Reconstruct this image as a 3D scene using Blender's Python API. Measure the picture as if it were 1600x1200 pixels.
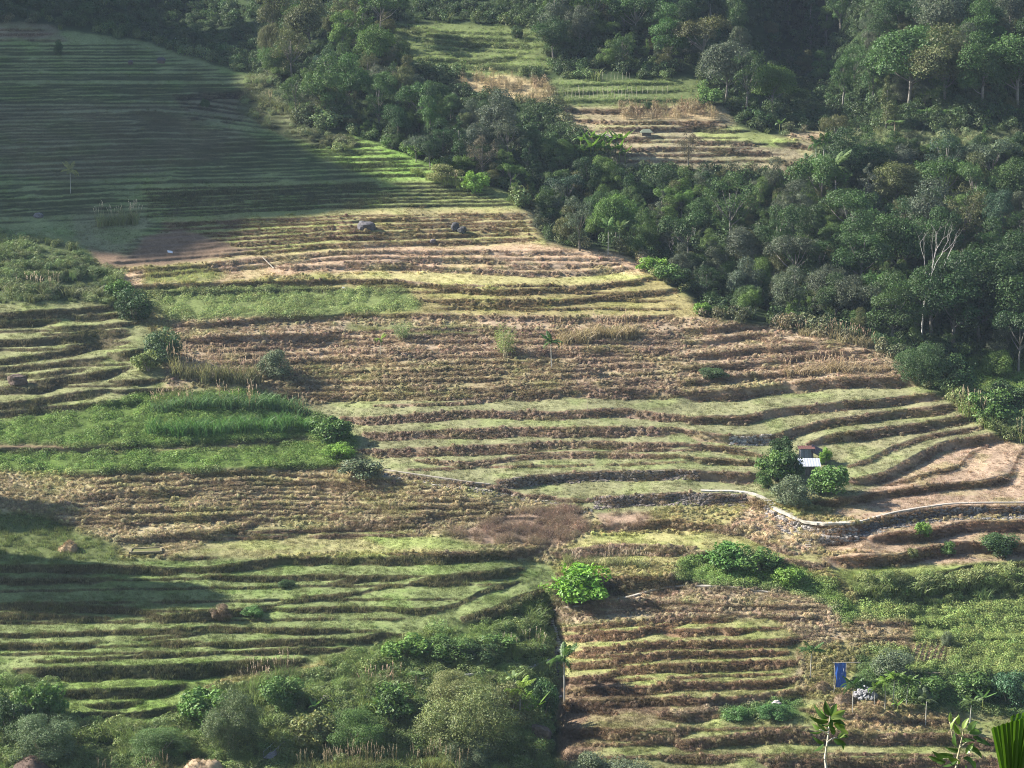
import bpy, math, random
import numpy as np
from mathutils import Vector, Matrix, Euler

for o in list(bpy.data.objects):
    bpy.data.objects.remove(o)
SC = bpy.context.scene
COL = SC.collection
rng = np.random.default_rng(7)
random.seed(7)

# ------------------------------------------------------------------ camera
F = 3465.0                       # focal length in photo pixels (photo is 1600 wide)
PITCH = math.atan(0.19)
CAMZ = 140.0
cam_d = bpy.data.cameras.new('camera')
cam_d.sensor_width = 36.0
cam_d.lens = 36.0 * F / 1600.0
cam_d.clip_start = 0.5
cam_d.clip_end = 5000
cam = bpy.data.objects.new('camera', cam_d)
COL.objects.link(cam)
cam.location = (0, 0, CAMZ)
cam.rotation_euler = (math.pi / 2 - PITCH, 0, 0)
SC.camera = cam

# ------------------------------------------------------------------ sky, sun, exposure
SUN_EL = math.radians(33)
SUN_H = np.array([-0.975, 0.22]); SUN_H /= np.linalg.norm(SUN_H)
S = np.array([SUN_H[0] * math.cos(SUN_EL), SUN_H[1] * math.cos(SUN_EL), math.sin(SUN_EL)])
w = bpy.data.worlds.new('World'); SC.world = w; w.use_nodes = True
nt = w.node_tree
for n in list(nt.nodes): nt.nodes.remove(n)
sky = nt.nodes.new('ShaderNodeTexSky'); sky.sky_type = 'NISHITA'; sky.sun_disc = False
sky.sun_elevation = SUN_EL
sky.sun_rotation = math.atan2(S[0], S[1]) % (2 * math.pi)
sky.altitude = 1000
bg = nt.nodes.new('ShaderNodeBackground'); bg.inputs['Strength'].default_value = 0.07
wo = nt.nodes.new('ShaderNodeOutputWorld')
nt.links.new(sky.outputs[0], bg.inputs['Color']); nt.links.new(bg.outputs[0], wo.inputs['Surface'])
sun_d = bpy.data.lights.new('sun', 'SUN'); sun_d.energy = 5.0; sun_d.angle = math.radians(0.5)
sun_d.color = (1.0, 0.93, 0.84)
sun = bpy.data.objects.new('sun', sun_d); COL.objects.link(sun)
sun.location = tuple(S * 800)
sun.rotation_euler = Vector(-S).to_track_quat('-Z', 'Y').to_euler()
vs = SC.view_settings
SC.display_settings.display_device = 'sRGB'
vs.view_transform = 'Standard'; vs.look = 'None'; vs.gamma = 1.0; vs.use_curve_mapping = False
vs.exposure = 1.72
SC.render.engine = 'CYCLES'
SC.cycles.max_bounces = 5; SC.cycles.diffuse_bounces = 2; SC.cycles.glossy_bounces = 1
SC.cycles.transmission_bounces = 2; SC.cycles.transparent_max_bounces = 4; SC.cycles.volume_bounces = 0
SC.cycles.use_denoising = True; SC.cycles.denoiser = 'OPENIMAGEDENOISE'; SC.cycles.denoising_input_passes = 'RGB_ALBEDO_NORMAL'; SC.cycles.denoising_prefilter = 'NONE'
SC.cycles.use_adaptive_sampling = False
SC.cycles.pixel_filter_type = 'BLACKMAN_HARRIS'; SC.cycles.filter_width = 1.0

# ------------------------------------------------------------------ helpers
def tag(o, label=None, cat=None, group=None, kind=None):
    if label: o['label'] = label
    if cat: o['category'] = cat
    if group: o['group'] = group
    if kind: o['kind'] = kind
    return o

def srgb(r, g, b):
    f = lambda c: (c / 255) / 12.92 if c / 255 <= 0.04045 else ((c / 255 + 0.055) / 1.055) ** 2.4
    return (f(r), f(g), f(b))

def mesh_np(name, V, faces, mat=None, attrs=None, smooth=False):
    """V (n,3); faces: (m,3) or (m,4) int array or a list of lists; attrs: {name: (n,3) point colours}"""
    me = bpy.data.meshes.new(name)
    V = np.asarray(V, dtype=np.float32)
    if isinstance(faces, np.ndarray):
        m, k = faces.shape
        me.vertices.add(len(V)); me.vertices.foreach_set('co', V.ravel())
        me.loops.add(m * k); me.loops.foreach_set('vertex_index', faces.astype(np.int32).ravel())
        me.polygons.add(m)
        me.polygons.foreach_set('loop_start', np.arange(0, m * k, k, dtype=np.int32))
        me.polygons.foreach_set('loop_total', np.full(m, k, dtype=np.int32))
        me.update(calc_edges=True)
    else:
        me.from_pydata([tuple(v) for v in V], [], [list(f) for f in faces])
    for an, av in (attrs or {}).items():
        a = me.attributes.new(an, 'FLOAT_COLOR', 'POINT')
        c = np.ones((len(V), 4), dtype=np.float32); c[:, :3] = av
        a.data.foreach_set('color', c.ravel())
    if smooth:
        me.polygons.foreach_set('use_smooth', np.ones(len(me.polygons), dtype=bool))
    if mat: me.materials.append(mat)
    me.validate()
    return me

def link(name, me, parent=None, loc=None, rot=None, scale=None):
    o = bpy.data.objects.new(name, me); COL.objects.link(o)
    if parent: o.parent = parent
    if loc is not None: o.location = tuple(float(c) for c in loc)
    if rot is not None: o.rotation_euler = rot
    if scale is not None: o.scale = (scale,) * 3 if isinstance(scale, (int, float)) else scale
    return o

class MB:
    """collects verts and faces of one mesh, with a tone colour per vertex"""
    def __init__(s): s.v = []; s.f = []; s.c = []; s.n = 0
    def add(s, V, Fc, col=(1, 1, 1)):
        V = np.asarray(V, dtype=float)
        s.v.append(V); s.f += [[i + s.n for i in f] for f in Fc]; s.n += len(V)
        c = np.asarray(col, dtype=float)
        s.c.append(np.tile(c, (len(V), 1)) if c.ndim == 1 else c)
        return s
    def box(s, c, d, rz=0, col=(1, 1, 1), tilt=None):
        x, y, z = [k / 2 for k in d]
        V = np.array([[a, b, e] for e in (-z, z) for a, b in ((-x, -y), (x, -y), (x, y), (-x, y))])
        if tilt is not None: V = V @ np.array(Euler(tilt).to_matrix()).T
        R = np.array([[math.cos(rz), -math.sin(rz), 0], [math.sin(rz), math.cos(rz), 0], [0, 0, 1]])
        V = V @ R.T + np.array(c)
        return s.add(V, [(0, 3, 2, 1), (4, 5, 6, 7), (0, 1, 5, 4), (1, 2, 6, 5), (2, 3, 7, 6), (3, 0, 4, 7)], col)
    def tube(s, pts, rad, seg=6, col=(1, 1, 1), cap=True):
        pts = np.asarray(pts, float); rad = np.broadcast_to(rad, (len(pts),))
        rings = []
        for i, p in enumerate(pts):
            t = pts[min(i + 1, len(pts) - 1)] - pts[max(i - 1, 0)]; t = t / (np.linalg.norm(t) + 1e-9)
            a = np.cross(t, [0.3, 1, 0.1]); a /= np.linalg.norm(a) + 1e-9; b = np.cross(t, a)
            for k in range(seg):
                th = 2 * math.pi * k / seg
                rings.append(p + rad[i] * (math.cos(th) * a + math.sin(th) * b))
        Fc = []
        for i in range(len(pts) - 1):
            for k in range(seg):
                q = (k + 1) % seg
                Fc.append((i * seg + k, i * seg + q, (i + 1) * seg + q, (i + 1) * seg + k))
        if cap:
            Fc.append(tuple(range(seg))[::-1]); Fc.append(tuple((len(pts) - 1) * seg + k for k in range(seg)))
        return s.add(rings, Fc, col)
    def mesh(s, name, mat=None, smooth=False):
        return mesh_np(name, np.concatenate(s.v), s.f, mat, {'tone': np.concatenate(s.c)}, smooth)

# value noise on numpy arrays
_tab = np.random.default_rng(3).random((256, 256))
def vnoise(x, y):
    xi = np.floor(x).astype(int); yi = np.floor(y).astype(int)
    fx = x - xi; fy = y - yi
    fx = fx * fx * (3 - 2 * fx); fy = fy * fy * (3 - 2 * fy)
    a = _tab[xi & 255, yi & 255]; b = _tab[(xi + 1) & 255, yi & 255]
    c = _tab[xi & 255, (yi + 1) & 255]; d = _tab[(xi + 1) & 255, (yi + 1) & 255]
    return (a * (1 - fx) + b * fx) * (1 - fy) + (c * (1 - fx) + d * fx) * fy
def fbm(x, y, o=4):
    r = 0; a = 0.5; t = 0
    for i in range(o):
        r = r + a * vnoise(x + 17.3 * i, y + 9.1 * i); t += a; a *= 0.5; x = x * 2.03; y = y * 2.03
    return r / t
def gauss1(A, sig, axis):
    r = int(3 * sig) + 1; k = np.exp(-0.5 * (np.arange(-r, r + 1) / sig) ** 2); k /= k.sum()
    pad = [(0, 0)] * A.ndim; pad[axis] = (r, r)
    B = np.pad(A, pad, mode='reflect', reflect_type='odd')
    n = A.shape[axis]; out = np.zeros_like(A)
    for i, kk in enumerate(k):
        sl = [slice(None)] * A.ndim; sl[axis] = slice(i, i + n)
        out += kk * B[tuple(sl)]
    return out
def inpoly(X, Y, P):
    P = np.asarray(P, float); ins = np.zeros(X.shape, bool)
    bx = (X >= P[:, 0].min()) & (X <= P[:, 0].max()) & (Y >= P[:, 1].min()) & (Y <= P[:, 1].max())
    xs = X[bx]; ys = Y[bx]; r = np.zeros(xs.shape, bool); j = len(P) - 1
    for i in range(len(P)):
        yi, yj, xi, xj = P[i, 1], P[j, 1], P[i, 0], P[j, 0]
        c = ((yi > ys) != (yj > ys)) & (xs < (xj - xi) * (ys - yi) / (yj - yi + 1e-12) + xi)
        r ^= c; j = i
    ins[bx] = r
    return ins
# ------------------------------------------------------------------ the terraced hillside
# survey lattice: bearings across the slope x steps up the slope
U0, U1, V0, V1 = -250.0, 1850.0, -70.0, 1340.0
DU, DV = 2.4, 1.4
us = np.arange(U0, U1, DU); vv = np.arange(V0, V1, DV)
NC, NR = len(us), len(vv)
UG, VG = np.meshgrid(us, vv)                       # [row, col]
cp, sp = math.cos(PITCH), math.sin(PITCH)
def ray(u, v):
    """direction with unit horizontal (y) component"""
    a = (np.asarray(u) - 800) / F; b = -(np.asarray(v) - 600) / F
    y = cp + b * sp; z = -sp + b * cp
    return a / y, z / y
TS = 0.30
_, te0 = ray(0, 1200.0)
def base_depth(v):
    _, z = ray(0, v)
    return 300 * (TS - te0) / (TS - z)
def bump(u, v, cu, cv, su, sv): return np.exp(-((u - cu) / su) ** 2 - ((v - cv) / sv) ** 2)
def sstep(a, b, x):
    t = np.clip((x - a) / (b - a), 0, 1); return t * t * (3 - 2 * t)
EDGE = np.array([(430, 190), (560, 214), (640, 255), (710, 280), (800, 310), (840, 345), (860, 385), (985, 405), (1010, 425), (1075, 460), (1095, 490), (1200, 515),
                 (1320, 530), (1410, 560), (1440, 590), (1500, 630), (1555, 665), (1590, 690), (1690, 700), (1850, 715)], float)   # right edge of the terraces
edge_v = lambda u: np.interp(u, EDGE[:, 0], EDGE[:, 1], left=60)
D0 = base_depth(VG)
ev = edge_v(UG)
beyond = sstep(2, 26, ev - VG) * sstep(420, 560, UG) * sstep(225, 330, VG)
D0 = D0 * (1 + 0.022 * beyond)
D0 += 7 * bump(UG, VG, 1000, 350, 300, 70)                         # ravine
D0 += 85 * bump(UG, VG, 1255, 60, 90, 95) * (1 - sstep(95, 165, VG) * (1 - sstep(1115, 1190, UG)))                        # deep gully
D0 -= 24 * bump(UG, VG, 960, -20, 120, 85)                          # spur left of the gully
D0 -= 34 * bump(UG, VG, 1530, 60, 120, 110)                         # wooded hill right of it
D0 += 45 * bump(UG, VG, 300, 20, 130, 70)                           # hollow top left
D0 -= 7 * bump(UG, VG, 60, 430, 120, 60)                            # knoll
D0 += 5 * bump(UG, VG, 500, 700, 120, 200) - 7 * bump(UG, VG, 1250, 830, 260, 120)
D0 += 6 * bump(UG, VG, 860, 1040, 60, 160)                          # gully with the stair
D0 = D0 * (1 + 0.012 * (fbm(UG / 170, VG / 120, 3) - 0.5))
ug = np.interp(VG, [940, 955, 985, 1010, 1100, 1190], [862, 862, 867, 873, 869, 866])
D0 += 5.0 * np.exp(-((UG - ug) / 7.5) ** 2) * sstep(935, 960, VG) * (1 - sstep(1165, 1200, VG))      # dark channel of the stair
# enforce steady recession up the slope
D0 = np.flip(np.maximum.accumulate(np.flip(D0, 0) + 0.004 * np.arange(NR)[:, None], 0), 0)

# terrace walls, traced: (x offset, y offset, scale), [(x, y) of the crest], height of the wall face
TA, TB, TC = (0, 0, .3375), (530, 0, .3375), (1060, 0, .3375)
TD, TE, TF = (0, 400, .3375), (530, 400, .3375), (1060, 400, .3375)
TG, TH, TI = (0, 800, .3375), (530, 800, .3375), (1060, 800, .3375)
W1 = (0, 0, 1)
LINES = [
 # middle
 (TE, [(0, 30), (500, 15), (1000, 35), (1300, 35)], 25), (TE, [(-300, 48), (0, 45), (300, 40), (620, 62), (900, 75), (1150, 70), (1370, 50)], 28),
 (TE, [(0, 110), (300, 110), (500, 140), (720, 160), (1000, 150), (1200, 135), (1400, 105), (1500, 95)], 32),
 (TE, [(450, 205), (700, 215), (1000, 205), (1200, 185), (1400, 165), (1600, 150)], 36),
 (TE, [(0, 265), (300, 268), (560, 275), (900, 285), (1300, 290), (1560, 270)], 32), (TE, [(150, 690), (400, 685), (600, 675), (780, 655)], 16),
 (TE, [(780, 640), (1050, 615), (1400, 620), (1600, 625)], 52),
 (TE, [(0, 745), (120, 750), (470, 725), (600, 715), (1000, 720), (1300, 705), (1600, 745)], 46),
 (TE, [(100, 820), (300, 815), (600, 800), (900, 795), (1200, 790), (1600, 797)], 52),
 (TE, [(80, 895), (200, 897), (500, 885), (800, 870), (1000, 860), (1600, 865)], 46),
 (TE, [(350, 945), (600, 955), (800, 935), (900, 920), (1200, 915), (1600, 922)], 26),
 (TE, [(720, 1037), (900, 1017), (1200, 997), (1600, 992)], 52), (TE, [(200, 1000), (450, 1035), (700, 1060), (850, 1105), (1180, 1130)], 22),
 (TE, [(1180, 1117), (1400, 1102), (1600, 1097)], 62),
 # right
 (TF, [(0, 340), (150, 330), (300, 310), (450, 320)], 46), (TF, [(0, 405), (150, 390), (300, 365), (440, 362)], 36),
 (TF, [(0, 465), (200, 450), (350, 425), (600, 415), (730, 430)], 36), (TF, [(0, 520), (200, 505), (500, 480), (700, 445), (900, 440)], 36),
 (TF, [(0, 590), (200, 560), (500, 540), (700, 520)], 36), (TF, [(0, 632), (250, 615), (450, 595), (700, 570), (900, 560), (1050, 560), (1120, 590)], 66),
 (TF, [(0, 745), (300, 740), (500, 700), (700, 680), (1000, 655), (1200, 630), (1260, 640)], 52),
 (TF, [(0, 800), (220, 830), (430, 830), (550, 790), (700, 755), (1000, 715), (1280, 685), (1340, 700)], 52),
 (TF, [(590, 870), (700, 825), (900, 800), (1100, 775), (1370, 730), (1450, 750)], 56),
 (TF, [(780, 975), (900, 930), (1000, 880), (1150, 830), (1300, 805), (1450, 780)], 26),
 (TF, [(780, 1035), (950, 1000), (1080, 930), (1200, 870), (1350, 840), (1480, 820), (1540, 845)], 62),
 (TF, [(950, 1065), (1100, 1020), (1300, 970), (1350, 910), (1430, 880)], 18),
 (TF, [(600, 1140), (900, 1100), (1170, 1060), (1400, 1040), (1530, 1010), (1570, 930), (1600, 880)], 46),
 (TF, [(0, 865), (200, 880), (400, 925)], 32), (TF, [(0, 925), (250, 940), (400, 962)], 34), (TF, [(0, 992), (200, 1000), (400, 1012)], 62),
 (W1, [(1055, 770), (1165, 772), (1190, 782), (1215, 797), (1250, 812), (1300, 822), (1340, 819), (1400, 803), (1480, 791), (1600, 790), (1850, 790)], 20),
 (TI, [(-110, 45), (150, 55), (300, 75), (400, 120), (500, 170), (560, 192)], 46), (TI, [(600, 120), (700, 120), (860, 115)], 40),
 (TI, [(880, 120), (1000, 95), (1150, 85), (1300, 50), (1450, 40), (2340, 40)], 62),
 (TI, [(700, 215), (850, 200), (1000, 200), (1150, 160), (1300, 140), (2340, 150)], 66),
 (TI, [(0, 170), (160, 182), (300, 190), (500, 215), (700, 245)], 60), (TI, [(880, 350), (1000, 315), (1200, 280), (1400, 240), (2340, 222)], 46),
 (TI, [(1100, 330), (1300, 320), (1480, 300), (2340, 288)], 18), (TI, [(830, 370), (1000, 350), (1200, 340), (1500, 315), (2340, 318)], 84),
 (TI, [(-80, 490), (150, 485), (260, 490)], 40), (TI, [(-80, 555), (180, 540), (350, 545)], 42), (TI, [(-100, 605), (200, 600), (400, 590), (600, 580)], 46),
 (TI, [(-100, 650), (200, 650), (400, 640), (520, 650)], 40), (TI, [(-100, 715), (200, 700), (400, 690), (560, 690)], 50),
 (TI, [(-100, 790), (200, 790), (400, 780), (570, 765)], 46), (TI, [(-100, 862), (200, 860), (400, 840), (620, 820)], 50),
 (TI, [(-100, 935), (150, 920), (190, 945)], 62), (TI, [(-40, 1060), (200, 1040), (400, 1020), (640, 1015), (800, 1020), (1000, 1030), (1250, 1020), (1500, 1060), (2340, 1060)], 66),
 (TI, [(-100, 1130), (150, 1125), (260, 1140)], 52), (TI, [(360, 1142), (700, 1137), (1000, 1142), (1250, 1142), (2340, 1150)], 60),
 (TI, [(1040, 735), (1400, 745), (2340, 745)], 40), (TI, [(560, 910), (800, 935), (1000, 965), (1300, 960)], 30),
 # lower middle
 (TH, [(0, 45), (250, 35), (430, 50)], 50), (TH, [(350, 10), (640, 10)], 26), (TH, [(200, 195), (400, 190), (650, 185)], 20),
 (TH, [(-100, 215), (300, 210), (500, 205), (650, 190), (960, 165)], 46), (TH, [(320, 330), (400, 300), (550, 285), (700, 270), (860, 258)], 52),
 (TH, [(-60, 330), (100, 300), (170, 290), (320, 300)], 34), (TH, [(-200, 395), (100, 372), (180, 350), (250, 345)], 16),
 (TH, [(-300, 445), (200, 440), (400, 455), (550, 420), (650, 370), (750, 335), (850, 320)], 28), (TH, [(560, 490), (700, 450), (800, 400), (960, 350)], 90),
 (TH, [(1010, 540), (1200, 520), (1400, 500), (1620, 470)], 32), (TH, [(1010, 575), (1300, 560), (1500, 520), (1600, 500)], 46),
 (TH, [(1015, 655), (1300, 620), (1500, 600), (1600, 605)], 42), (TH, [(1020, 706), (1200, 690), (1500, 650), (1620, 650)], 42),
 (TH, [(1010, 770), (1200, 760), (1300, 725), (1620, 705)], 42), (TH, [(1030, 830), (1180, 812), (1300, 820), (1620, 790)], 46), (TH, [(1040, 885), (1240, 872), (1620, 855)], 50),
 (TH, [(1010, 900), (1150, 890), (1300, 930)], 50), (TH, [(990, 1010), (1200, 1000), (1400, 1030), (1620, 1010)], 60),
 (TH, [(980, 190), (1200, 152), (1400, 146), (1650, 160)], 62), (TH, [(1170, 62), (1400, 45), (1620, 32)], 52), (TH, [(1000, 280), (1300, 300), (1600, 300)], 110),
 (TH, [(1000, 420), (1200, 410), (1600, 420)], 40), (TH, [(0, 600), (200, 560), (330, 570)], 50),
 # lower left
 (TG, [(530, 75), (700, 40), (900, 25), (1200, 5)], 26), (TG, [(545, 128), (800, 105), (1000, 90), (1200, 50)], 40),
 (TG, [(780, 215), (960, 207), (1010, 212)], 20), (TG, [(830, 258), (1000, 250), (1150, 230), (1300, 210), (1560, 215)], 46),
 (TG, [(930, 295), (1280, 300), (1500, 290), (1620, 300)], 32), (TG, [(-740, 245), (300, 245), (550, 247), (860, 262)], 50),
 (TG, [(-740, 310), (250, 310), (530, 302)], 36), (TG, [(-740, 420), (200, 425), (600, 440), (750, 480), (1000, 462), (1290, 428)], 46),
 (TG, [(-740, 480), (300, 478), (520, 490)], 34), (TG, [(1280, 425), (1450, 397), (1600, 395)], 18), (TG, [(-740, 572), (300, 560), (600, 545), (1030, 530)], 26),
 (TG, [(600, 592), (900, 565), (1020, 542)], 14), (TG, [(-740, 612), (400, 610), (460, 592)], 40), (TG, [(700, 600), (940, 600)], 40),
 (TG, [(1000, 530), (1200, 537), (1620, 542)], 36), (TG, [(930, 605), (1100, 600), (1300, 590), (1620, 590)], 40), (TG, [(1070, 652), (1300, 632), (1620, 630)], 32),
 (TG, [(150, 692), (300, 682), (700, 662), (1010, 655)], 20), (TG, [(60, 722), (400, 717), (800, 707), (1100, 690), (1420, 682)], 84),
 (TG, [(250, 826), (600, 816), (860, 800)], 62), (TG, [(390, 892), (660, 876)], 36), (TG, [(290, 945), (400, 930), (560, 930)], 52), (TG, [(560, 935), (800, 900), (960, 850)], 50),
 # left terraces
 (TD, [(-740, 270), (0, 265), (200, 250), (400, 240), (560, 225)], 46), (TD, [(-740, 318), (20, 305), (290, 290)], 40), (TD, [(300, 282), (580, 265)], 38),
 (TD, [(220, 332), (400, 322), (650, 305)], 30), (TD, [(190, 362), (400, 352), (600, 345)], 30), (TD, [(-740, 400), (0, 390), (300, 375), (610, 360)], 46),
 (TD, [(300, 417), (450, 402), (600, 395)], 36), (TD, [(-740, 490), (0, 480), (200, 450), (440, 425)], 36), (TD, [(490, 447), (670, 430)], 72),
 (TD, [(-740, 530), (0, 520), (200, 500), (400, 475), (500, 470)], 36), (TD, [(-740, 560), (150, 547), (400, 520)], 30), (TD, [(130, 582), (300, 560), (610, 510)], 46),
 (TD, [(-740, 630), (200, 612), (350, 570)], 36), (TD, [(500, 582), (770, 570)], 32), (TD, [(-740, 690), (0, 680), (200, 660), (380, 622), (510, 620)], 46),
 (TD, [(500, 622), (840, 612)], 30), (TD, [(-740, 730), (0, 722), (300, 692), (480, 677), (650, 665)], 34), (TD, [(580, 140), (900, 127), (1610, 112)], 30),
 (TD, [(580, 167), (1000, 162), (1610, 147)], 22), (TD, [(820, 320), (1000, 310), (1300, 282), (1610, 275)], 32), (TD, [(830, 385), (1100, 370), (1400, 362), (1610, 372)], 46),
 (TD, [(-740, 890), (0, 890), (300, 890), (700, 868), (1000, 850), (1420, 838)], 26), (TD, [(280, 1008), (700, 982), (1000, 992), (1400, 962), (1600, 965)], 42),
 # the far fields
 (TB, [(220, 112), (400, 130), (560, 160)], 18), (TB, [(240, 140), (560, 175), (800, 185)], 20), (TB, [(340, 175), (600, 205), (860, 205)], 22), (TB, [(340, 268), (600, 280), (850, 262)], 26),
 (TB, [(560, 305), (800, 310), (920, 320)], 30), (TB, [(990, 395), (1300, 385), (1580, 385)], 16), (TB, [(985, 430), (1300, 420), (1600, 420)], 18), (TB, [(985, 470), (1300, 460), (1640, 462)], 20),
 (TB, [(1000, 505), (1250, 510), (1640, 500)], 26), (TB, [(1040, 548), (1300, 565), (1800, 560)], 20), (TB, [(1200, 592), (1500, 590), (1800, 590)], 26),
 (TB, [(1250, 645), (1420, 640), (1500, 630)], 20), (TB, [(1300, 690), (1500, 680), (1600, 690)], 26),
 (TC, [(0, 578), (180, 575), (230, 585)], 22), (TC, [(100, 613), (280, 605), (340, 608)], 12), (TC, [(0, 655), (250, 660), (420, 668)], 24), (TC, [(440, 662), (560, 660), (620, 690)], 46),
 (TC, [(90, 690), (300, 700), (430, 705)], 26), (TC, [(440, 735), (560, 760), (640, 750)], 40), (TC, [(780, 700), (900, 720)], 30),
]
def autolines(top, bot, n, r, seed, broken=0.25, wob=2.0):
    """n walls between two guide lines, each in a few uneven runs"""
    R = np.random.default_rng(seed); top = np.array(top, float); bot = np.array(bot, float)
    for i in range(n):
        t = (i + 0.5 + R.uniform(-.25, .25)) / n
        u0 = top[0, 0] * (1 - t) + bot[0, 0] * t; u1 = top[-1, 0] * (1 - t) + bot[-1, 0] * t
        x = u0 + R.uniform(0, 30) * broken
        while x < u1 - 15:
            ln = R.uniform(90, 320) if R.random() < .7 else R.uniform(250, 800)
            xe = min(x + ln, u1)
            xx = np.linspace(x, xe, max(3, int((xe - x) / 25)))
            yy = np.interp(xx, top[:, 0], top[:, 1]) * (1 - t) + np.interp(xx, bot[:, 0], bot[:, 1]) * t
            yy = yy + wob * 2 * (fbm(xx / 60 + seed * 3.1 + i * 7, xx * 0 + i * 3.3, 3) - 0.5) + R.uniform(-1, 1) * wob * .5
            LINES.append((W1, list(zip(xx, yy)), r * R.uniform(.75, 1.25)))
            x = xe + (R.uniform(0, 18) if R.random() < broken else -R.uniform(4, 20))
autolines([(-250, 40), (70, 46)], [(-250, 62), (110, 64)], 3, 4.5, 11)
autolines([(-250, 70), (190, 68), (215, 68)], [(-250, 128), (200, 126), (400, 126)], 12, 3.4, 1, .1, .8)
autolines([(-250, 132), (430, 130)], [(-250, 172), (430, 150)], 8, 3.6, 2, .3, 1.5)
autolines([(-250, 178), (250, 165), (300, 172)], [(-250, 290), (250, 268), (430, 262)], 20, 3.8, 3, .4, 1.6)
autolines([(180, 172), (260, 172)], [(240, 212), (400, 212)], 7, 3.6, 4, .1, .8)
autolines([(290, 218), (540, 208)], [(250, 285), (700, 272)], 11, 4.2, 5, .3, 1.4)
autolines([(-250, 300), (170, 285)], [(-250, 362), (200, 325)], 8, 5, 6, .2, 1.6)
autolines([(215, 300), (480, 286), (735, 282)], [(230, 338), (500, 326), (815, 322)], 7, 4.2, 7, .1, 1.0)
autolines([(480, 214), (560, 214)], [(470, 262), (690, 266)], 5, 5.5, 8, .2, 1.2)
autolines([(230, 345), (520, 334), (825, 330)], [(160, 415), (520, 388), (850, 378)], 10, 4.2, 9, .2, 1.6)
autolines([(200, 420), (540, 388), (870, 388)], [(200, 436), (540, 404), (980, 408)], 3, 5.0, 10, .15, 1.2)
autolines([(280, 532), (700, 510), (1060, 520)], [(440, 630), (700, 628), (1060, 606)], 13, 6.0, 12, .5, 3.6)
autolines([(130, 752), (400, 735), (620, 745)], [(60, 822), (500, 812), (860, 812)], 10, 5.6, 13, .4, 2.6)
autolines([(260, 826), (550, 815), (700, 815)], [(270, 846), (550, 842), (660, 842)], 2, 7, 14, .4, 3)
autolines([(850, 948), (1060, 930), (1290, 935)], [(880, 968), (1060, 962), (1280, 985)], 2, 7, 15, .4, 3)
autolines([(-250, 395), (60, 395)], [(-250, 455), (190, 460)], 4, 9, 16, .4, 3)
autolines([(1330, 945), (1850, 935)], [(1330, 1005), (1850, 1015)], 3, 6, 17, .5, 3)

autolines([(-250, 478), (190, 474)], [(-250, 650), (230, 640)], 6, 4.0, 31, .2, 1.4)
autolines([(540, 396), (980, 402)], [(540, 424), (1000, 424)], 2, 3.6, 32, .3, 1.2)
autolines([(530, 440), (1010, 440)], [(700, 490), (1080, 490)], 4, 3.6, 33, .5, 2)
autolines([(885, 985), (1230, 975)], [(900, 1085), (1230, 1075)], 6, 4.5, 34, .5, 2.4)
autolines([(-250, 905), (840, 890)], [(-250, 1035), (480, 1030)], 8, 3.8, 35, .3, 1.6)
autolines([(-250, 120), (300, 128), (420, 150)], [(-250, 362), (300, 340), (640, 318)], 24, 3.2, 41, .6, 1.2)
autolines([(890, 198), (1130, 198)], [(960, 258), (1265, 258)], 6, 3.2, 42, .5, 1.2)
autolines([(620, 42), (835, 48)], [(660, 98), (858, 112)], 6, 3.6, 43, .5, 1.6)
autolines([(1100, 520), (1320, 535)], [(1080, 590), (1400, 575)], 4, 4.2, 36, .5, 2)
autolines([(900, 1130), (1250, 1120)], [(880, 1195), (1600, 1195)], 3, 5, 37, .5, 3)
autolines([(580, 700), (1180, 690)], [(640, 745), (1180, 730)], 2, 3.5, 38, .6, 2)
RISER = .80
STEEP = {id(TF): .93, id(TD): .90, id(TG): .86, id(TI): .86, id(W1): .88, id(TC): .85, id(TB): .85, id(TH): .82, id(TE): .74}
M = np.zeros((NR, NC)); MS = np.zeros((NR, NC)); CREST = np.zeros((NR, NC))
for li, (t, pts, r) in enumerate(LINES):
    P = np.array(pts, float) * t[2] + np.array(t[:2]); r = r * t[2]
    i0 = max(0, int((P[0, 0] - U0) / DU)); i1 = min(NC, int((P[-1, 0] - U0) / DU) + 2)
    if i1 <= i0: continue
    uu = us[i0:i1]; top = np.interp(uu, P[:, 0], P[:, 1])
    top = top + min(1.6, .09 * r + .4) * 2 * (fbm(uu / 30 + li * 5.3, uu * 0 + li * 1.7, 3) - .5)
    ta = np.clip((uu - P[0, 0]) / 34, 0, 1) if P[0, 0] > U0 else 1
    tb = np.clip((P[-1, 0] - uu) / 34, 0, 1) if P[-1, 0] < U1 else 1
    rr = r * RISER * (.74 + .52 * fbm(uu / 50 + li * 2.1, uu * 0 + li * .37, 3)) * np.sqrt(np.clip(ta * tb, 0, 1)) + .01
    j0 = max(0, int((top.min() - 4 - V0) / DV)); j1 = min(NR, int(((top + rr).max() + 4 - V0) / DV) + 2)
    if j1 <= j0: continue
    y = vv[j0:j1, None] - top[None, :]
    m = np.clip(y / 1.6 + .5, 0, 1) * np.clip((rr[None, :] - y) / 1.6 + .5, 0, 1) * np.clip(rr[None, :] / 1.5, 0, 1)
    st = .95 if (t is TE and pts[0][1] in (1037, 1117)) or (t is TI and pts[0][1] in (120, 215)) else .80 if (t is W1 and 495 < P[0, 1] < 640) else STEEP[id(t)]
    MS[j0:j1, i0:i1] = np.maximum(MS[j0:j1, i0:i1], m * st)
    M[j0:j1, i0:i1] = np.maximum(M[j0:j1, i0:i1], m)
    c = np.exp(-((y + 1.0) / 1.8) ** 2) * np.clip(rr[None, :] / 2, 0, 1)
    CREST[j0:j1, i0:i1] = np.maximum(CREST[j0:j1, i0:i1], c)
rho = 1 - MS
rho = rho / np.maximum(gauss1(rho, 22, 0), .12)
WV = V0 + np.cumsum(rho, 0) * DV
WV = WV - gauss1(WV - VG, 40, 0)
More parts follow.
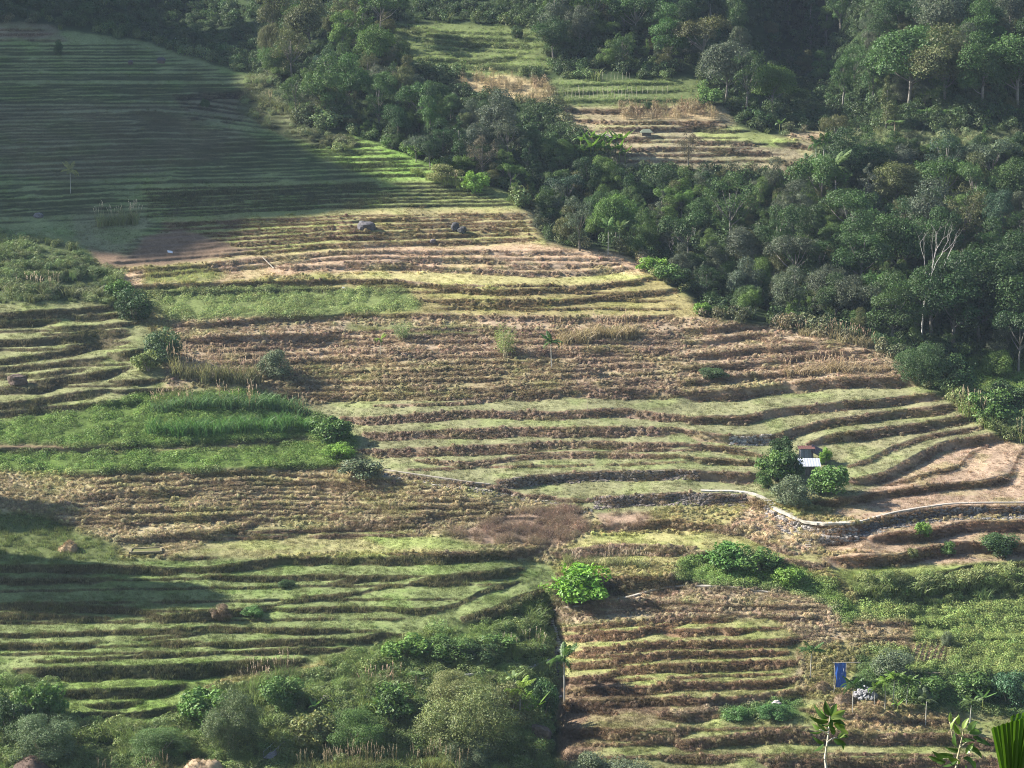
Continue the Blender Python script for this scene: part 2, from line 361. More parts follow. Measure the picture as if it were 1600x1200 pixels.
WV = np.maximum.accumulate(WV + 0.0, 0)
DEP = np.empty_like(D0)
for i in range(NC):
    DEP[:, i] = np.interp(WV[:, i], vv, D0[:, i])
DEP = gauss1(DEP, 3.0, 1)
rx, rz = ray(UG, VG)
PX = DEP * rx; PY = DEP.copy(); PZ = CAMZ + DEP * rz
# small relief: tussocks on the wall faces, uneven plots
forest = np.clip(beyond + sstep(30, 60, 190 - VG) * sstep(420, 480, UG), 0, 1)
PY -= M * .5 * (fbm(UG / 14, VG / 6, 3) - .42)
PZ += (1 - M) * .10 * (fbm(UG / 9, VG / 4, 2) - .5) + .25 * CREST * (fbm(UG / 6, VG / 30, 2))
GRID = np.stack([PX, PY, PZ], -1)

def world(u, v):
    """point of the ground surface on bearing (u, v)"""
    u = np.asarray(u, float); v = np.asarray(v, float)
    fu = np.clip((u - U0) / DU, 0, NC - 1.001); fv = np.clip((v - V0) / DV, 0, NR - 1.001)
    i = fu.astype(int); j = fv.astype(int); a = (fu - i)[..., None]; b = (fv - j)[..., None]
    return (GRID[j, i] * (1 - a) + GRID[j, i + 1] * a) * (1 - b) + (GRID[j + 1, i] * (1 - a) + GRID[j + 1, i + 1] * a) * b
def samp(A, u, v):
    i = np.clip(((np.asarray(u) - U0) / DU).astype(int), 0, NC - 1); j = np.clip(((np.asarray(v) - V0) / DV).astype(int), 0, NR - 1)
    return A[j, i]
def ppm(u, v):
    """photo pixels per metre there"""
    return F / float(world(u, v)[1])

# land cover: polygon, plot colour, wall colour, cover of plots, cover of walls
STRAW, HAY, GREENST, OLIVE = (.39, .305, .205), (.30, .23, .165), (.21, .21, .105), (.195, .18, .088)
BROWN, LUSH, DARKG, SOIL, RUST = (.21, .158, .108), (.105, .175, .045), (.045, .075, .026), (.15, .105, .07), (.235, .17, .12)
GREEN, DGREEN, YGREEN = (.15, .19, .065), (.075, .095, .04), (.19, .215, .075)
ZONES = [
 ([(-250, 30), (60, 50), (215, 66), (400, 126), (435, 195), (560, 220), (640, 262), (800, 318), (840, 350), (860, 390), (985, 410), (1075, 465), (1095, 495), (1200, 520), (1320, 535), (1410, 566), (1500, 638), (1590, 695), (1850, 705), (1850, 1345), (-250, 1345)], (.235, .215, .095), (.18, .135, .075), 'hay', 'hay'),
 ([(-250, 20), (60, 40), (215, 62), (400, 122), (435, 195), (560, 226), (700, 275), (740, 285), (640, 322), (300, 345), (130, 410), (-250, 372)], (.185, .22, .09), (.055, .066, .032), 'stub', 'bare'),  # plots lightened, walls darkened: skylight on the shaded slope put into the colour
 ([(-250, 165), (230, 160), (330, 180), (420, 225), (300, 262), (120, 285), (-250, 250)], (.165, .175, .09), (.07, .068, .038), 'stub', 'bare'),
 ([(-250, 30), (80, 36), (110, 62), (-250, 66)], (.18, .16, .10), BROWN, 'stub', 'grass'),
 ([(270, 150), (400, 140), (480, 190), (300, 190)], (.15, .15, .085), (.08, .072, .045), 'stub', 'grass'),
 ([(460, 225), (560, 212), (700, 268), (770, 290), (640, 292), (560, 272)], (.18, .27, .07), (.09, .12, .04), 'stub', 'grass'),
 ([(220, 286), (740, 281), (800, 305), (830, 345), (560, 330), (220, 345)], (.19, .22, .08), (.10, .105, .05), 'stub', 'grass'),
 ([(530, 328), (830, 325), (855, 382), (560, 390), (300, 412), (420, 340)], (.29, .255, .125), (.20, .145, .088), 'stub', 'hay'),
 ([(250, 343), (560, 332), (590, 375), (380, 395), (260, 372)], (.23, .23, .095), (.165, .115, .075), 'stub', 'hay'),
 ([(130, 388), (280, 360), (400, 392), (300, 412), (160, 418)], SOIL, SOIL, 'bare', 'bare'),
 ([(190, 425), (560, 386), (865, 382), (990, 402), (1015, 426), (560, 424), (200, 450)], (.40, .29, .19), HAY, 'stub', 'hay'),
 ([(530, 427), (1010, 426), (1000, 440), (700, 450), (530, 440)], (.36, .33, .15), HAY, 'stub', 'hay'),
 ([(195, 452), (560, 436), (760, 450), (1030, 438), (1085, 465), (1100, 495), (700, 497), (200, 480)], (.27, .235, .105), (.185, .14, .075), 'stub', 'hay'),
 ([(210, 450), (450, 448), (640, 452), (660, 486), (450, 496), (260, 500)], (.20, .25, .085), (.14, .165, .06), 'vine', 'vine'),
 ([(225, 420), (300, 415), (360, 425), (330, 440), (225, 445)], (.26, .28, .10), (.2, .18, .08), 'grass', 'grass'),
 ([(270, 500), (700, 492), (1100, 495), (1210, 512), (1330, 532), (1420, 570), (1440, 605), (900, 628), (450, 640), (250, 600)], (.275, .215, .145), (.225, .165, .115), 'hay', 'hay'),
 ([(540, 505), (760, 512), (760, 525), (540, 520)], (.20, .21, .09), BROWN, 'grass', 'hay'),
 ([(280, 600), (480, 560), (900, 560), (900, 622), (450, 636)], (.235, .195, .115), (.19, .145, .09), 'hay', 'hay'),
 ([(470, 632), (900, 620), (1420, 596), (1500, 625), (1570, 672), (1600, 690), (1400, 780), (1170, 780), (930, 806), (780, 770), (600, 738), (545, 690)], (.215, .217, .112), (.235, .175, .122), 'stub', 'hay'),
 ([(1290, 640), (1520, 625), (1560, 668), (1460, 690), (1300, 720)], (.22, .212, .115), (.21, .155, .105), 'stub', 'hay'),
 ([(1300, 800), (1440, 722), (1545, 678), (1850, 685), (1850, 796), (1340, 812)], (.36, .265, .185), (.20, .14, .088), 'stub', 'hay'),
 ([(1230, 812), (1340, 822), (1850, 792), (1850, 850), (1300, 862), (1240, 835)], (.31, .23, .155), (.20, .13, .085), 'stub', 'hay'),
 ([(-250, 478), (190, 468), (232, 510), (265, 590), (230, 640), (100, 655), (-250, 670)], (.195, .205, .095), (.165, .145, .085), 'stub', 'grass'),
 ([(-250, 362), (60, 366), (120, 395), (185, 430), (225, 495), (150, 470), (-250, 482)], (.11, .145, .055), (.08, .11, .045), 'bank', 'bank'),
 ([(10, 655), (120, 640), (230, 612), (400, 606), (500, 648), (565, 690), (520, 738), (330, 742), (190, 748), (60, 735), (-250, 725), (-250, 690)], (.14, .215, .05), (.115, .175, .042), 'vine', 'vine'),
 ([(-250, 690), (60, 695), (250, 698), (480, 683), (500, 688), (250, 704), (60, 704), (-250, 700)], SOIL, SOIL, 'bare', 'bare'),
 ([(-250, 735), (130, 742), (500, 728), (600, 738), (780, 772), (930, 800), (915, 880), (740, 865), (540, 860), (260, 872), (170, 855), (60, 800), (-250, 790)], (.27, .23, .135), (.20, .155, .10), 'hay', 'hay'),
 ([(270, 865), (400, 820), (760, 845), (740, 862), (480, 862), (300, 885)], (.27, .255, .12), BROWN, 'stub', 'hay'),
 ([(560, 832), (700, 838), (750, 858), (600, 856)], (.22, .26, .09), BROWN, 'stub', 'hay'),
 ([(-250, 790), (60, 805), (180, 850), (190, 885), (-250, 905)], (.15, .185, .065), (.10, .13, .045), 'grass', 'vine'),
 ([(-250, 885), (260, 872), (480, 872), (760, 868), (860, 878), (875, 905), (760, 962), (640, 1005), (480, 1040), (330, 1062), (-250, 1060)], (.165, .20, .078), (.165, .152, .078), 'stub', 'grass'),
 ([(-250, 1052), (60, 1062), (300, 1086), (400, 1064), (480, 1052), (560, 1022), (632, 1006), (690, 985), (760, 968), (820, 935), (858, 918), (872, 950), (862, 1010), (872, 1060), (866, 1120), (885, 1200), (885, 1345), (-250, 1345)], (.115, .155, .05), (.10, .135, .045), 'bank', 'bank'),
 ([(70, 1046), (300, 1030), (380, 1040), (310, 1080), (270, 1130), (110, 1130)], (.15, .205, .06), (.10, .11, .05), 'stub', 'grass'),
 ([(500, 1032), (620, 1002), (760, 966), (858, 922), (864, 960), (870, 1010), (700, 1045), (560, 1050)], (.125, .17, .052), (.105, .14, .045), 'bank', 'bank'),
 ([(690, 836), (770, 812), (820, 798), (900, 793), (922, 830), (870, 852), (760, 848)], RUST, RUST, 'twig', 'twig'),
 ([(935, 802), (1000, 798), (1025, 808), (1000, 824), (945, 830)], RUST, RUST, 'twig', 'twig'),
 ([(1170, 790), (1290, 830), (1260, 880), (1180, 870), (1130, 830)], (.38, .295, .20), (.36, .275, .185), 'hay', 'hay'),
 ([(870, 862), (920, 838), (1130, 830), (1290, 870), (1290, 888), (1060, 872), (880, 888)], (.28, .265, .115), HAY, 'stub', 'hay'),
 ([(1060, 876), (1130, 858), (1210, 874), (1290, 905), (1350, 960), (1320, 975), (1220, 925), (1060, 912)], (.145, .22, .055), (.12, .185, .045), 'vine', 'vine'),
 ([(865, 905), (1060, 905), (1230, 920), (1000, 935), (860, 960)], (.12, .10, .06), (.10, .085, .05), 'hay', 'hay'),
 ([(868, 955), (1000, 922), (1230, 922), (1300, 945), (1335, 1000), (1260, 1010), (1255, 1080), (1000, 1150), (875, 1100)], (.29, .235, .155), (.235, .175, .12), 'hay', 'hay'),
 ([(872, 975), (1210, 965), (1250, 1000), (1240, 1080), (1040, 1110), (872, 1085)], (.235, .235, .10), (.215, .145, .088), 'stub', 'hay'),
 ([(885, 1062), (950, 1055), (1010, 1085), (1050, 1100), (1060, 1150), (1000, 1195), (870, 1195), (872, 1075)], SOIL, (.12, .08, .05), 'stub', 'hay'),
 ([(930, 1110), (1100, 1120), (1150, 1180), (1000, 1200), (900, 1150)], (.20, .17, .09), (.17, .115, .07), 'stub', 'hay'),
 ([(1340, 930), (1850, 885), (1850, 1080), (1430, 1060), (1340, 1010)], (.205, .26, .08), (.165, .215, .065), 'vine', 'vine'),
 ([(1330, 965), (1430, 970), (1420, 1010), (1330, 1010)], (.25, .20, .12), BROWN, 'hay', 'hay'),
 ([(1290, 885), (1480, 868), (1850, 848), (1850, 912), (1350, 940)], (.20, .24, .075), (.115, .125, .05), 'stub', 'grass'),
 ([(1280, 870), (1560, 845), (1850, 842), (1850, 866), (1300, 890)], (.30, .22, .15), (.19, .125, .08), 'stub', 'hay'),
 ([(1330, 905), (1560, 896), (1850, 898), (1850, 928), (1400, 945), (1340, 940)], (.16, .195, .07), (.13, .16, .055), 'bank', 'bank'),
 ([(860, 1205), (1040, 1125), (1260, 1090), (1850, 1110), (1850, 1345), (860, 1345)], (.21, .215, .095), (.215, .155, .10), 'stub', 'hay'),
 ([(1260, 1110), (1330, 1075), (1500, 1105), (1480, 1140), (1300, 1150)], (.25, .20, .11), BROWN, 'hay', 'hay'),
 ([(1125, 1108), (1250, 1090), (1250, 1122), (1130, 1126)], (.08, .15, .04), (.08, .15, .04), 'vine', 'vine'),
 ([(1340, 1020), (1420, 1045), (1850, 1062), (1850, 1125), (1460, 1110), (1330, 1075)], (.10, .16, .05), (.085, .13, .04), 'vine', 'vine'),
 ([(1420, 1005), (1482, 1003), (1480, 1030), (1412, 1036)], (.21, .15, .085), (.21, .15, .085), 'bare', 'bare'),
 ([(600, 36), (700, 34), (840, 45), (860, 112), (730, 122), (640, 95)], (.19, .24, .085), (.11, .14, .05), 'grass', 'vine'),
 ([(720, 122), (790, 116), (860, 128), (862, 165), (790, 152), (715, 142)], (.30, .24, .13), (.24, .18, .10), 'maize', 'maize'),
 ([(862, 124), (1085, 122), (1110, 158), (1090, 168), (866, 168)], (.19, .24, .09), (.13, .17, .06), 'grass', 'grass'),
 ([(868, 166), (1130, 163), (1150, 200), (1090, 212), (880, 200)], (.26, .22, .13), (.19, .14, .09), 'stub', 'hay'),
 ([(966, 166), (1105, 163), (1120, 185), (972, 188)], (.30, .235, .13), (.25, .18, .11), 'maize', 'maize'),
 ([(880, 196), (1130, 196), (1180, 206), (1270, 222), (1280, 262), (1230, 275), (1000, 262), (940, 262), (960, 240)], (.27, .235, .145), (.19, .145, .10), 'stub', 'hay'),
 ([(1080, 200), (1150, 198), (1250, 222), (1230, 230), (1090, 218)], (.24, .27, .10), (.12, .12, .06), 'stub', 'grass'),
 ([(1225, 205), (1290, 205), (1285, 225), (1230, 218)], (.28, .22, .14), HAY, 'hay', 'hay'),
 ([(1300, 215), (1380, 205), (1600, 205), (1850, 215), (1850, 260), (1450, 262), (1310, 262)], (.15, .175, .08), (.12, .15, .06), 'bank', 'bank'),
 ([(1500, 560), (1560, 545), (1850, 550), (1850, 690), (1580, 668), (1480, 610)], (.15, .22, .055), (.12, .18, .045), 'vine', 'vine'),
 ([(1440, 585), (1500, 605), (1600, 668), (1850, 690), (1850, 710), (1580, 692), (1450, 610)], (.19, .235, .085), (.13, .17, .06), 'under', 'under'),
 ([(110, 330), (220, 320), (240, 350), (200, 400), (120, 385)], (.19, .20, .10), (.09, .095, .05), 'stub', 'stub'),
 ([(388, 124), (425, 112), (445, 190), (560, 220), (540, 240), (450, 216), (370, 175)], (.13, .15, .07), (.10, .11, .05), 'bank', 'bank'),
]
COVER = {'under': 0, 'stub': 1, 'grass': 2, 'hay': 3, 'vine': 4, 'twig': 5, 'bare': 6, 'maize': 7, 'bank': 8}
jx = UG + 14 * (fbm(UG / 26, VG / 16, 3) - .5); jy = VG + 9 * (fbm(UG / 26 + 40, VG / 16 + 7, 3) - .5)
TC_ = np.tile(np.array(DARKG), (NR, NC, 1)).astype(np.float32); RC_ = TC_.copy()
CT = np.zeros((NR, NC), np.int8); CR = CT.copy(); ZID = np.full((NR, NC), -1, np.int16)
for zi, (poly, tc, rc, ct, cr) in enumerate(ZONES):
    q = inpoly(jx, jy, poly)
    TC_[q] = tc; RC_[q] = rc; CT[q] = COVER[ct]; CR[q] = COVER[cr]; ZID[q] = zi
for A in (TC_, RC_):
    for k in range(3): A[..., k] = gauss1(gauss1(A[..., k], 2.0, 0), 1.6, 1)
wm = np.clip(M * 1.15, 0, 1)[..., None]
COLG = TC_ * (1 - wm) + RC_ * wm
n1 = fbm(UG / 60, VG / 25, 4)[..., None]; n2 = fbm(UG / 8, VG / 4, 2)[..., None]
COLG = COLG * np.where(CT == 1, .88, 1)[..., None] * (.72 + .56 * n1) * (.82 + .36 * n2)
gb = np.clip((fbm(UG / 45 + 9, VG / 14 + 3, 4) - .52) * 5, 0, 1)[..., None] * ((CT == 1) | (CT == 3))[..., None]
COLG = COLG * (1 - gb * .45) + gb * .45 * COLG * np.array([.80, 1.04, .62])
COVG = np.where(M > .5, CR, CT)

def noise_mat(name, rough=.95, bump=.5, sc=1.6, attr='tone', spec=.1, var=.35):
    m = bpy.data.materials.new(name); m.use_nodes = True; t = m.node_tree; b = t.nodes['Principled BSDF']
    b.inputs['Roughness'].default_value = rough; b.inputs['Specular IOR Level'].default_value = spec
    a = t.nodes.new('ShaderNodeAttribute'); a.attribute_name = attr
    tc = t.nodes.new('ShaderNodeTexCoord'); nz = t.nodes.new('ShaderNodeTexNoise')
    nz.inputs['Scale'].default_value = sc; nz.inputs['Detail'].default_value = 5; nz.inputs['Roughness'].default_value = .65
    t.links.new(tc.outputs['Object'], nz.inputs['Vector'])
    mr = t.nodes.new('ShaderNodeMapRange'); mr.inputs[1].default_value = .3; mr.inputs[2].default_value = .7
    mr.inputs[3].default_value = 1 - var; mr.inputs[4].default_value = 1 + var
    t.links.new(nz.outputs['Fac'], mr.inputs[0])
    mx = t.nodes.new('ShaderNodeMix'); mx.data_type = 'RGBA'; mx.blend_type = 'MULTIPLY'; mx.inputs[0].default_value = 1
    t.links.new(a.outputs['Color'], mx.inputs[6]); t.links.new(mr.outputs[0], mx.inputs[7])
    t.links.new(mx.outputs[2], b.inputs['Base Color'])
    bp = t.nodes.new('ShaderNodeBump'); bp.inputs['Strength'].default_value = bump; bp.inputs['Distance'].default_value = .15
    t.links.new(nz.outputs['Fac'], bp.inputs['Height']); t.links.new(bp.outputs[0], b.inputs['Normal'])
    return m
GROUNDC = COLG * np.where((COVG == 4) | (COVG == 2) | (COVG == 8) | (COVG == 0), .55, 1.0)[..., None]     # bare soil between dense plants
M_GROUND = noise_mat('ground_soil_and_stubble', sc=2.2)
idx = np.arange(NR * NC).reshape(NR, NC)
quads = np.stack([idx[1:, :-1], idx[1:, 1:], idx[:-1, 1:], idx[:-1, :-1]], -1).reshape(-1, 4)
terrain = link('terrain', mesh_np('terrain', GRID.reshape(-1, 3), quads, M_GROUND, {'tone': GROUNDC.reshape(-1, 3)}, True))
tag(terrain, 'stepped hillside of dry and green rice terraces rising to forest', 'hillside', kind='structure')

# near slope under the camera, out of the frame below it
nx = np.linspace(-150, 150, 61); ny = np.linspace(-30, 300, 67)
NX, NY = np.meshgrid(nx, ny)
low = GRID[-1]                                                  # last surveyed row
NZ = CAMZ - 1.7 - .45 * NY + .8 * (fbm(NX / 9, NY / 9, 3) - .5)
zl = np.interp(NX, low[:, 0], low[:, 2]); NZ = np.maximum(NZ, zl - 1.2)
NZ = np.where(NY > 265, zl - 1.2 - .05 * (NY - 265), NZ)
ii = np.arange(NX.size).reshape(NX.shape)
nq = np.stack([ii[:-1, :-1], ii[:-1, 1:], ii[1:, 1:], ii[1:, :-1]], -1).reshape(-1, 4)
near = link('near_hill', mesh_np('near_hill', np.stack([NX, NY, NZ], -1).reshape(-1, 3), nq, M_GROUND, {'tone': np.tile((.11, .13, .05), (NX.size, 1))}, True))
tag(near, 'grassy slope the view is taken from', 'hillside', kind='structure')
def near_z(x, y): return CAMZ - 1.7 - .45 * y

# unseen mountain on the left, crest shaped so its shade lies over the upper terraces
perp = np.array([-SUN_H[1], SUN_H[0]]);
if perp[1] < 0: perp = -perp
SH = [(-60, 362), (0, 364), (60, 370), (130, 392), (215, 408), (300, 398), (420, 352), (520, 335), (600, 322), (650, 306), (630, 285), (560, 262), (500, 242), (440, 205), (400, 150), (395, 100), (410, 60), (435, 20), (450, -40)]
Q = world([p[0] for p in SH], [p[1] for p in SH])
def s_w(P): return P[..., :2] @ perp, P[..., 2] - (P[..., :2] @ SUN_H) * math.tan(SUN_EL)   # across the light, height of the ray at the origin
s1, w1 = s_w(Q)
EXTRA = [(-90, 850), (-20, 868), (80, 876), (170, 886), (300, 908), (372, 934), (330, 952), (200, 966), (60, 968), (-90, 960)]
s2, w2 = s_w(world([p[0] for p in EXTRA], [p[1] for p in EXTRA]))
EX3 = [(-90, 722), (0, 725), (120, 735), (190, 762), (150, 800), (110, 830), (40, 835), (-90, 838)]
s3, w3 = s_w(world([p[0] for p in EX3], [p[1] for p in EX3]))
def envelope(s, w, ss):
    out = np.full(ss.shape, -1e9)
    for a in range(len(s) - 1):
        lo, hi = (a, a + 1) if s[a] < s[a + 1] else (a + 1, a)
        q = (ss >= s[lo]) & (ss <= s[hi]); t = (ss - s[lo]) / (s[hi] - s[lo] + 1e-9)
        out[q] = np.maximum(out[q], (w[lo] * (1 - t) + w[hi] * t)[q])
    return out
def ridge(name, s_arr, w_arr, A, fwd, back, label, base=15, mat=None):
    n = 25; rows = []
    for s, wv in zip(s_arr, w_arr):
        zc = wv + A * math.tan(SUN_EL)
        for k in range(n):
            t = -1 + 2 * k / (n - 1)
            off = -t * (fwd if t > 0 else back)
            h = zc - (zc - base) * (abs(t) ** 1.25)
            p = perp * s + SUN_H * (A + off)
            rows.append((p[0], p[1], h))
    m = len(s_arr); R = np.array(rows)
    R[:, 2] += np.where(np.abs(np.tile(np.linspace(-1, 1, n), m)) > .01, 4 * (fbm(R[:, 0] / 12, R[:, 1] / 12, 3) - .7), 0)
    i = np.arange(m * n).reshape(m, n)
    q = np.stack([i[:-1, :-1], i[:-1, 1:], i[1:, 1:], i[1:, :-1]], -1).reshape(-1, 4)
    o = link(name, mesh_np(name, R, q, mat or M_GROUND, {'tone': np.tile((.05, .085, .03), (m * n, 1))}, True))
    return tag(o, label, 'hillside', kind='structure')
ss = np.arange(415, 660, 1.5)
W = envelope(s1, w1, ss)
W = np.where(ss < s1.min(), -70 - (s1.min() - ss) * 4, W); W = np.where(ss > 621, -41, W)
W += 3.2 * (fbm(ss / 7, ss * 0, 3) - .5)
ridge('mountain', ss, W, 640, 200, 300, 'unseen mountain shaped so its shade falls over the upper terraces')
s_k = np.arange(286, 346, 1.0)
Wk = np.maximum(envelope(s2, w2, s_k), envelope(s3, w3, s_k)); Wk = np.where(Wk < -200, -95, Wk)
Wk += 1.5 * (fbm(s_k / 3, s_k * 0 + 4, 3) - .5)
ridge('hill', s_k, Wk, 250, 42, 90, 'unseen knoll shaped to cast shade on the lower terraces')  # added out of view, crest shaped to throw the lobes of shade
# ------------------------------------------------------------------ grass, stubble, vines: ground cover
def leaf_mat(name, attr=None, sat=1.0, transl=.28, rough=.7, instancer=False, objcol=False):
    m = bpy.data.materials.new(name); m.use_nodes = True; t = m.node_tree
    for n in list(t.nodes): t.nodes.remove(n)
    out = t.nodes.new('ShaderNodeOutputMaterial')
    tone = t.nodes.new('ShaderNodeAttribute'); tone.attribute_name = 'tone'
    mx = t.nodes.new('ShaderNodeMix'); mx.data_type = 'RGBA'; mx.blend_type = 'MULTIPLY'; mx.inputs[0].default_value = 1
    t.links.new(tone.outputs['Color'], mx.inputs[6])
    if instancer:
        a = t.nodes.new('ShaderNodeAttribute'); a.attribute_type = 'INSTANCER'; a.attribute_name = 'tint'
        t.links.new(a.outputs['Color'], mx.inputs[7])
    elif objcol:
        a = t.nodes.new('ShaderNodeObjectInfo'); t.links.new(a.outputs['Color'], mx.inputs[7])
    else: mx.inputs[7].default_value = (1, 1, 1, 1)
    d = t.nodes.new('ShaderNodeBsdfDiffuse'); tr = t.nodes.new('ShaderNodeBsdfTranslucent')
    gl = t.nodes.new('ShaderNodeBsdfGlossy'); gl.inputs['Roughness'].default_value = .5; gl.inputs['Color'].default_value = (1, 1, 1, 1)
    t.links.new(mx.outputs[2], d.inputs['Color'])
    hs = t.nodes.new('ShaderNodeHueSaturation'); hs.inputs['Value'].default_value = 1.1; hs.inputs['Saturation'].default_value = 1.0 if instancer else 1.12
    t.links.new(mx.outputs[2], hs.inputs['Color']); t.links.new(hs.outputs[0], tr.inputs['Color'])
    s1_ = t.nodes.new('ShaderNodeMixShader'); s1_.inputs[0].default_value = transl
    t.links.new(d.outputs[0], s1_.inputs[1]); t.links.new(tr.outputs[0], s1_.inputs[2])
    s2_ = t.nodes.new('ShaderNodeMixShader'); s2_.inputs[0].default_value = .018
    t.links.new(s1_.outputs[0], s2_.inputs[1]); t.links.new(gl.outputs[0], s2_.inputs[2])
    t.links.new(s2_.outputs[0], out.inputs['Surface'])
    return m
M_COVER = leaf_mat('grass_blades', instancer=True)

def blades(n, rad, h, wd, lean, seg, seed, drop=0.0, bias=(0, 0)):
    """n tapering grass blades: a tussock"""
    R = np.random.default_rng(seed); mb = MB()
    for i in range(n):
        a = R.uniform(0, 2 * math.pi); r = rad * math.sqrt(R.random()); bx, by = r * math.cos(a), r * math.sin(a)
        hh = h * R.uniform(.55, 1.15); az = R.uniform(0, 2 * math.pi); ln = lean * R.uniform(.3, 1.2)
        dx, dy = ln * math.cos(az) + bias[0], ln * math.sin(az) + bias[1]
        px_, py_ = -math.sin(az + 1.2) * wd / 2, math.cos(az + 1.2) * wd / 2
        tone = R.uniform(.7, 1.3); V = []; Fc = []
        for k in range(seg):
            t = k / seg; z = hh * (t - drop * t * t)
            V += [(bx + dx * t * t * hh - px_ * (1 - t * .5), by + dy * t * t * hh - py_ * (1 - t * .5), z), (bx + dx * t * t * hh + px_ * (1 - t * .5), by + dy * t * t * hh + py_ * (1 - t * .5), z)]
        V.append((bx + dx * hh, by + dy * hh, hh * (1 - drop)))
        for k in range(seg - 1): Fc.append((2 * k, 2 * k + 1, 2 * k + 3, 2 * k + 2))
        Fc.append((2 * seg - 2, 2 * seg - 1, 2 * seg))
        mb.add(V, Fc, (tone, tone * R.uniform(.94, 1.04), tone * R.uniform(.8, 1.1)))
    return mb
def leafquads(mb, C, N, size, R, asp=.6, tone=None):
    """rhombic leaves at points C with facing N"""
    n = len(C)
    N = N + R.normal(0, .55, (n, 3)); N /= np.linalg.norm(N, axis=1, keepdims=True) + 1e-9
    A = np.cross(N, R.normal(0, 1, (n, 3))); A /= np.linalg.norm(A, axis=1, keepdims=True) + 1e-9
    B = np.cross(N, A); sz = size * R.uniform(.6, 1.3, (n, 1))
    V = np.stack([C - A * sz, C - B * sz * asp + N * sz * .12, C + A * sz, C + B * sz * asp + N * sz * .12], 1).reshape(-1, 3)
    t = (R.uniform(.72, 1.28, n) if tone is None else tone * R.uniform(.78, 1.22, n))
    c = np.stack([t * R.uniform(.88, 1.12, n), t, t * R.uniform(.8, 1.15, n)], 1)
    q = np.arange(4 * n).reshape(n, 4)
    mb.add(V, q.tolist(), np.repeat(c, 4, 0))
def dome(n, rad, h, R, low=.0):
    a = R.uniform(0, 2 * math.pi, n); z = R.uniform(low, 1, n); r = np.sqrt(1 - z * z) * R.uniform(.75, 1.05, n)
    N = np.stack([np.cos(a) * r, np.sin(a) * r, z], 1)
    return N * np.array([rad, rad, h]), N
def variants(name, meshes):
    c = bpy.data.collections.new(name)
    for i, me in enumerate(meshes):
        if me.materials and me.materials[0] is None: me.materials.clear()
        if not me.materials: me.materials.append(M_COVER)
        c.objects.link(bpy.data.objects.new(name + '_%02d' % i, me))
    return c
def mk(mb, name): return mb.mesh(name, M_COVER)
V_STUB = variants('stubble_tuft', [mk(blades(15, .55, .26, .05, .5, 1, 20 + i), 'stubble_tuft') for i in range(4)])
V_GRASS = variants('grass_tuft', [mk(blades(20, .45, .6, .06, .55, 2, 30 + i, .12), 'grass_tuft') for i in range(4)])
V_HAY = variants('dry_tuft', [mk(blades(22, .4, .75, .065, 1.1, 3, 40 + i, .62, (0, -.45)), 'dry_tuft') for i in range(5)])
def mop_mb(seed, n=60, rad=.55, h=.75):
    # a mop of dry grass hanging over on all sides
    R = np.random.default_rng(seed); mb = MB()
    for i in range(n):
        az = R.uniform(0, 6.28); t0 = R.uniform(.7, 1.3); hh = h * R.uniform(.7, 1.1); L = rad * R.uniform(.6, 1.3); wd = .05; V = []
        dx, dy = math.cos(az), math.sin(az) - .35; s_ = np.array([-math.sin(az), math.cos(az), 0]) * wd; b = np.array([R.normal(0, .1), R.normal(0, .1), 0])
        for t in (0, .4, .75, 1.0):
            c = b + np.array([dx * L * t, dy * L * t, hh * (1.9 * t ** .6 - 1.75 * t * t)]); V += [c - s_ * (1.1 - t), c + s_ * (1.1 - t)]
        mb.add(V, [(0, 1, 3, 2), (2, 3, 5, 4), (4, 5, 7, 6)], (t0, t0 * R.uniform(.94, 1.02), t0 * R.uniform(.82, 1.05)))
    return mb
V_MOP = variants('dry_mop', [mk(mop_mb(90 + i), 'dry_mop') for i in range(4)])
def vine_mb(seed, n=96, rad=.75, h=.5, sz=.075):
    R = np.random.default_rng(seed); mb = MB(); C, N = dome(n, rad, h, R); C += R.normal(0, .06, C.shape); leafquads(mb, C, N + np.array([0, 0, .5]), sz, R, .75); return mb
V_VINE = variants('vine_mound', [mk(vine_mb(50 + i), 'vine_mound') for i in range(4)])
def twig_mb(seed):
    R = np.random.default_rng(seed); mb = blades(34, .35, 1.0, .035, .9, 1, seed)
    C, N = dome(26, .8, .8, R); leafquads(mb, C, N, .07, R, .5); return mb
V_TWIG = variants('dead_fern', [mk(twig_mb(60 + i), 'dead_fern') for i in range(3)])
def bush_mb(seed, n=300, rad=1.25, h=1.5, sz=.135):
    R = np.random.default_rng(seed); mb = MB()
    for k in range(6):
        a = R.uniform(0, 6.28); r = rad * .6 * math.sqrt(R.random()); c = np.array([r * math.cos(a), r * math.sin(a), R.uniform(.1, .7) * h])
        C, N = dome(n // 6, rad * .5, h * .5, R, -.3); leafquads(mb, C + c, N + np.array([0, 0, .3]), sz, R, .6, R.uniform(.75, 1.25))
    return mb
V_BANK = variants('bank_bush', [mk(bush_mb(170 + i, 420, 1.1, 1.0, .085), 'bank_bush') for i in range(4)] + [mk(blades(60, .6, 1.5, .07, .6, 3, 177 + i, .25), 'bank_bush') for i in range(3)])
V_BUSH = variants('undergrowth_bush', [mk(bush_mb(70 + i), 'undergrowth_bush') for i in range(5)] + [mk(blades(40, .7, 2.0, .09, .6, 3, 77, .25), 'undergrowth_bush')])
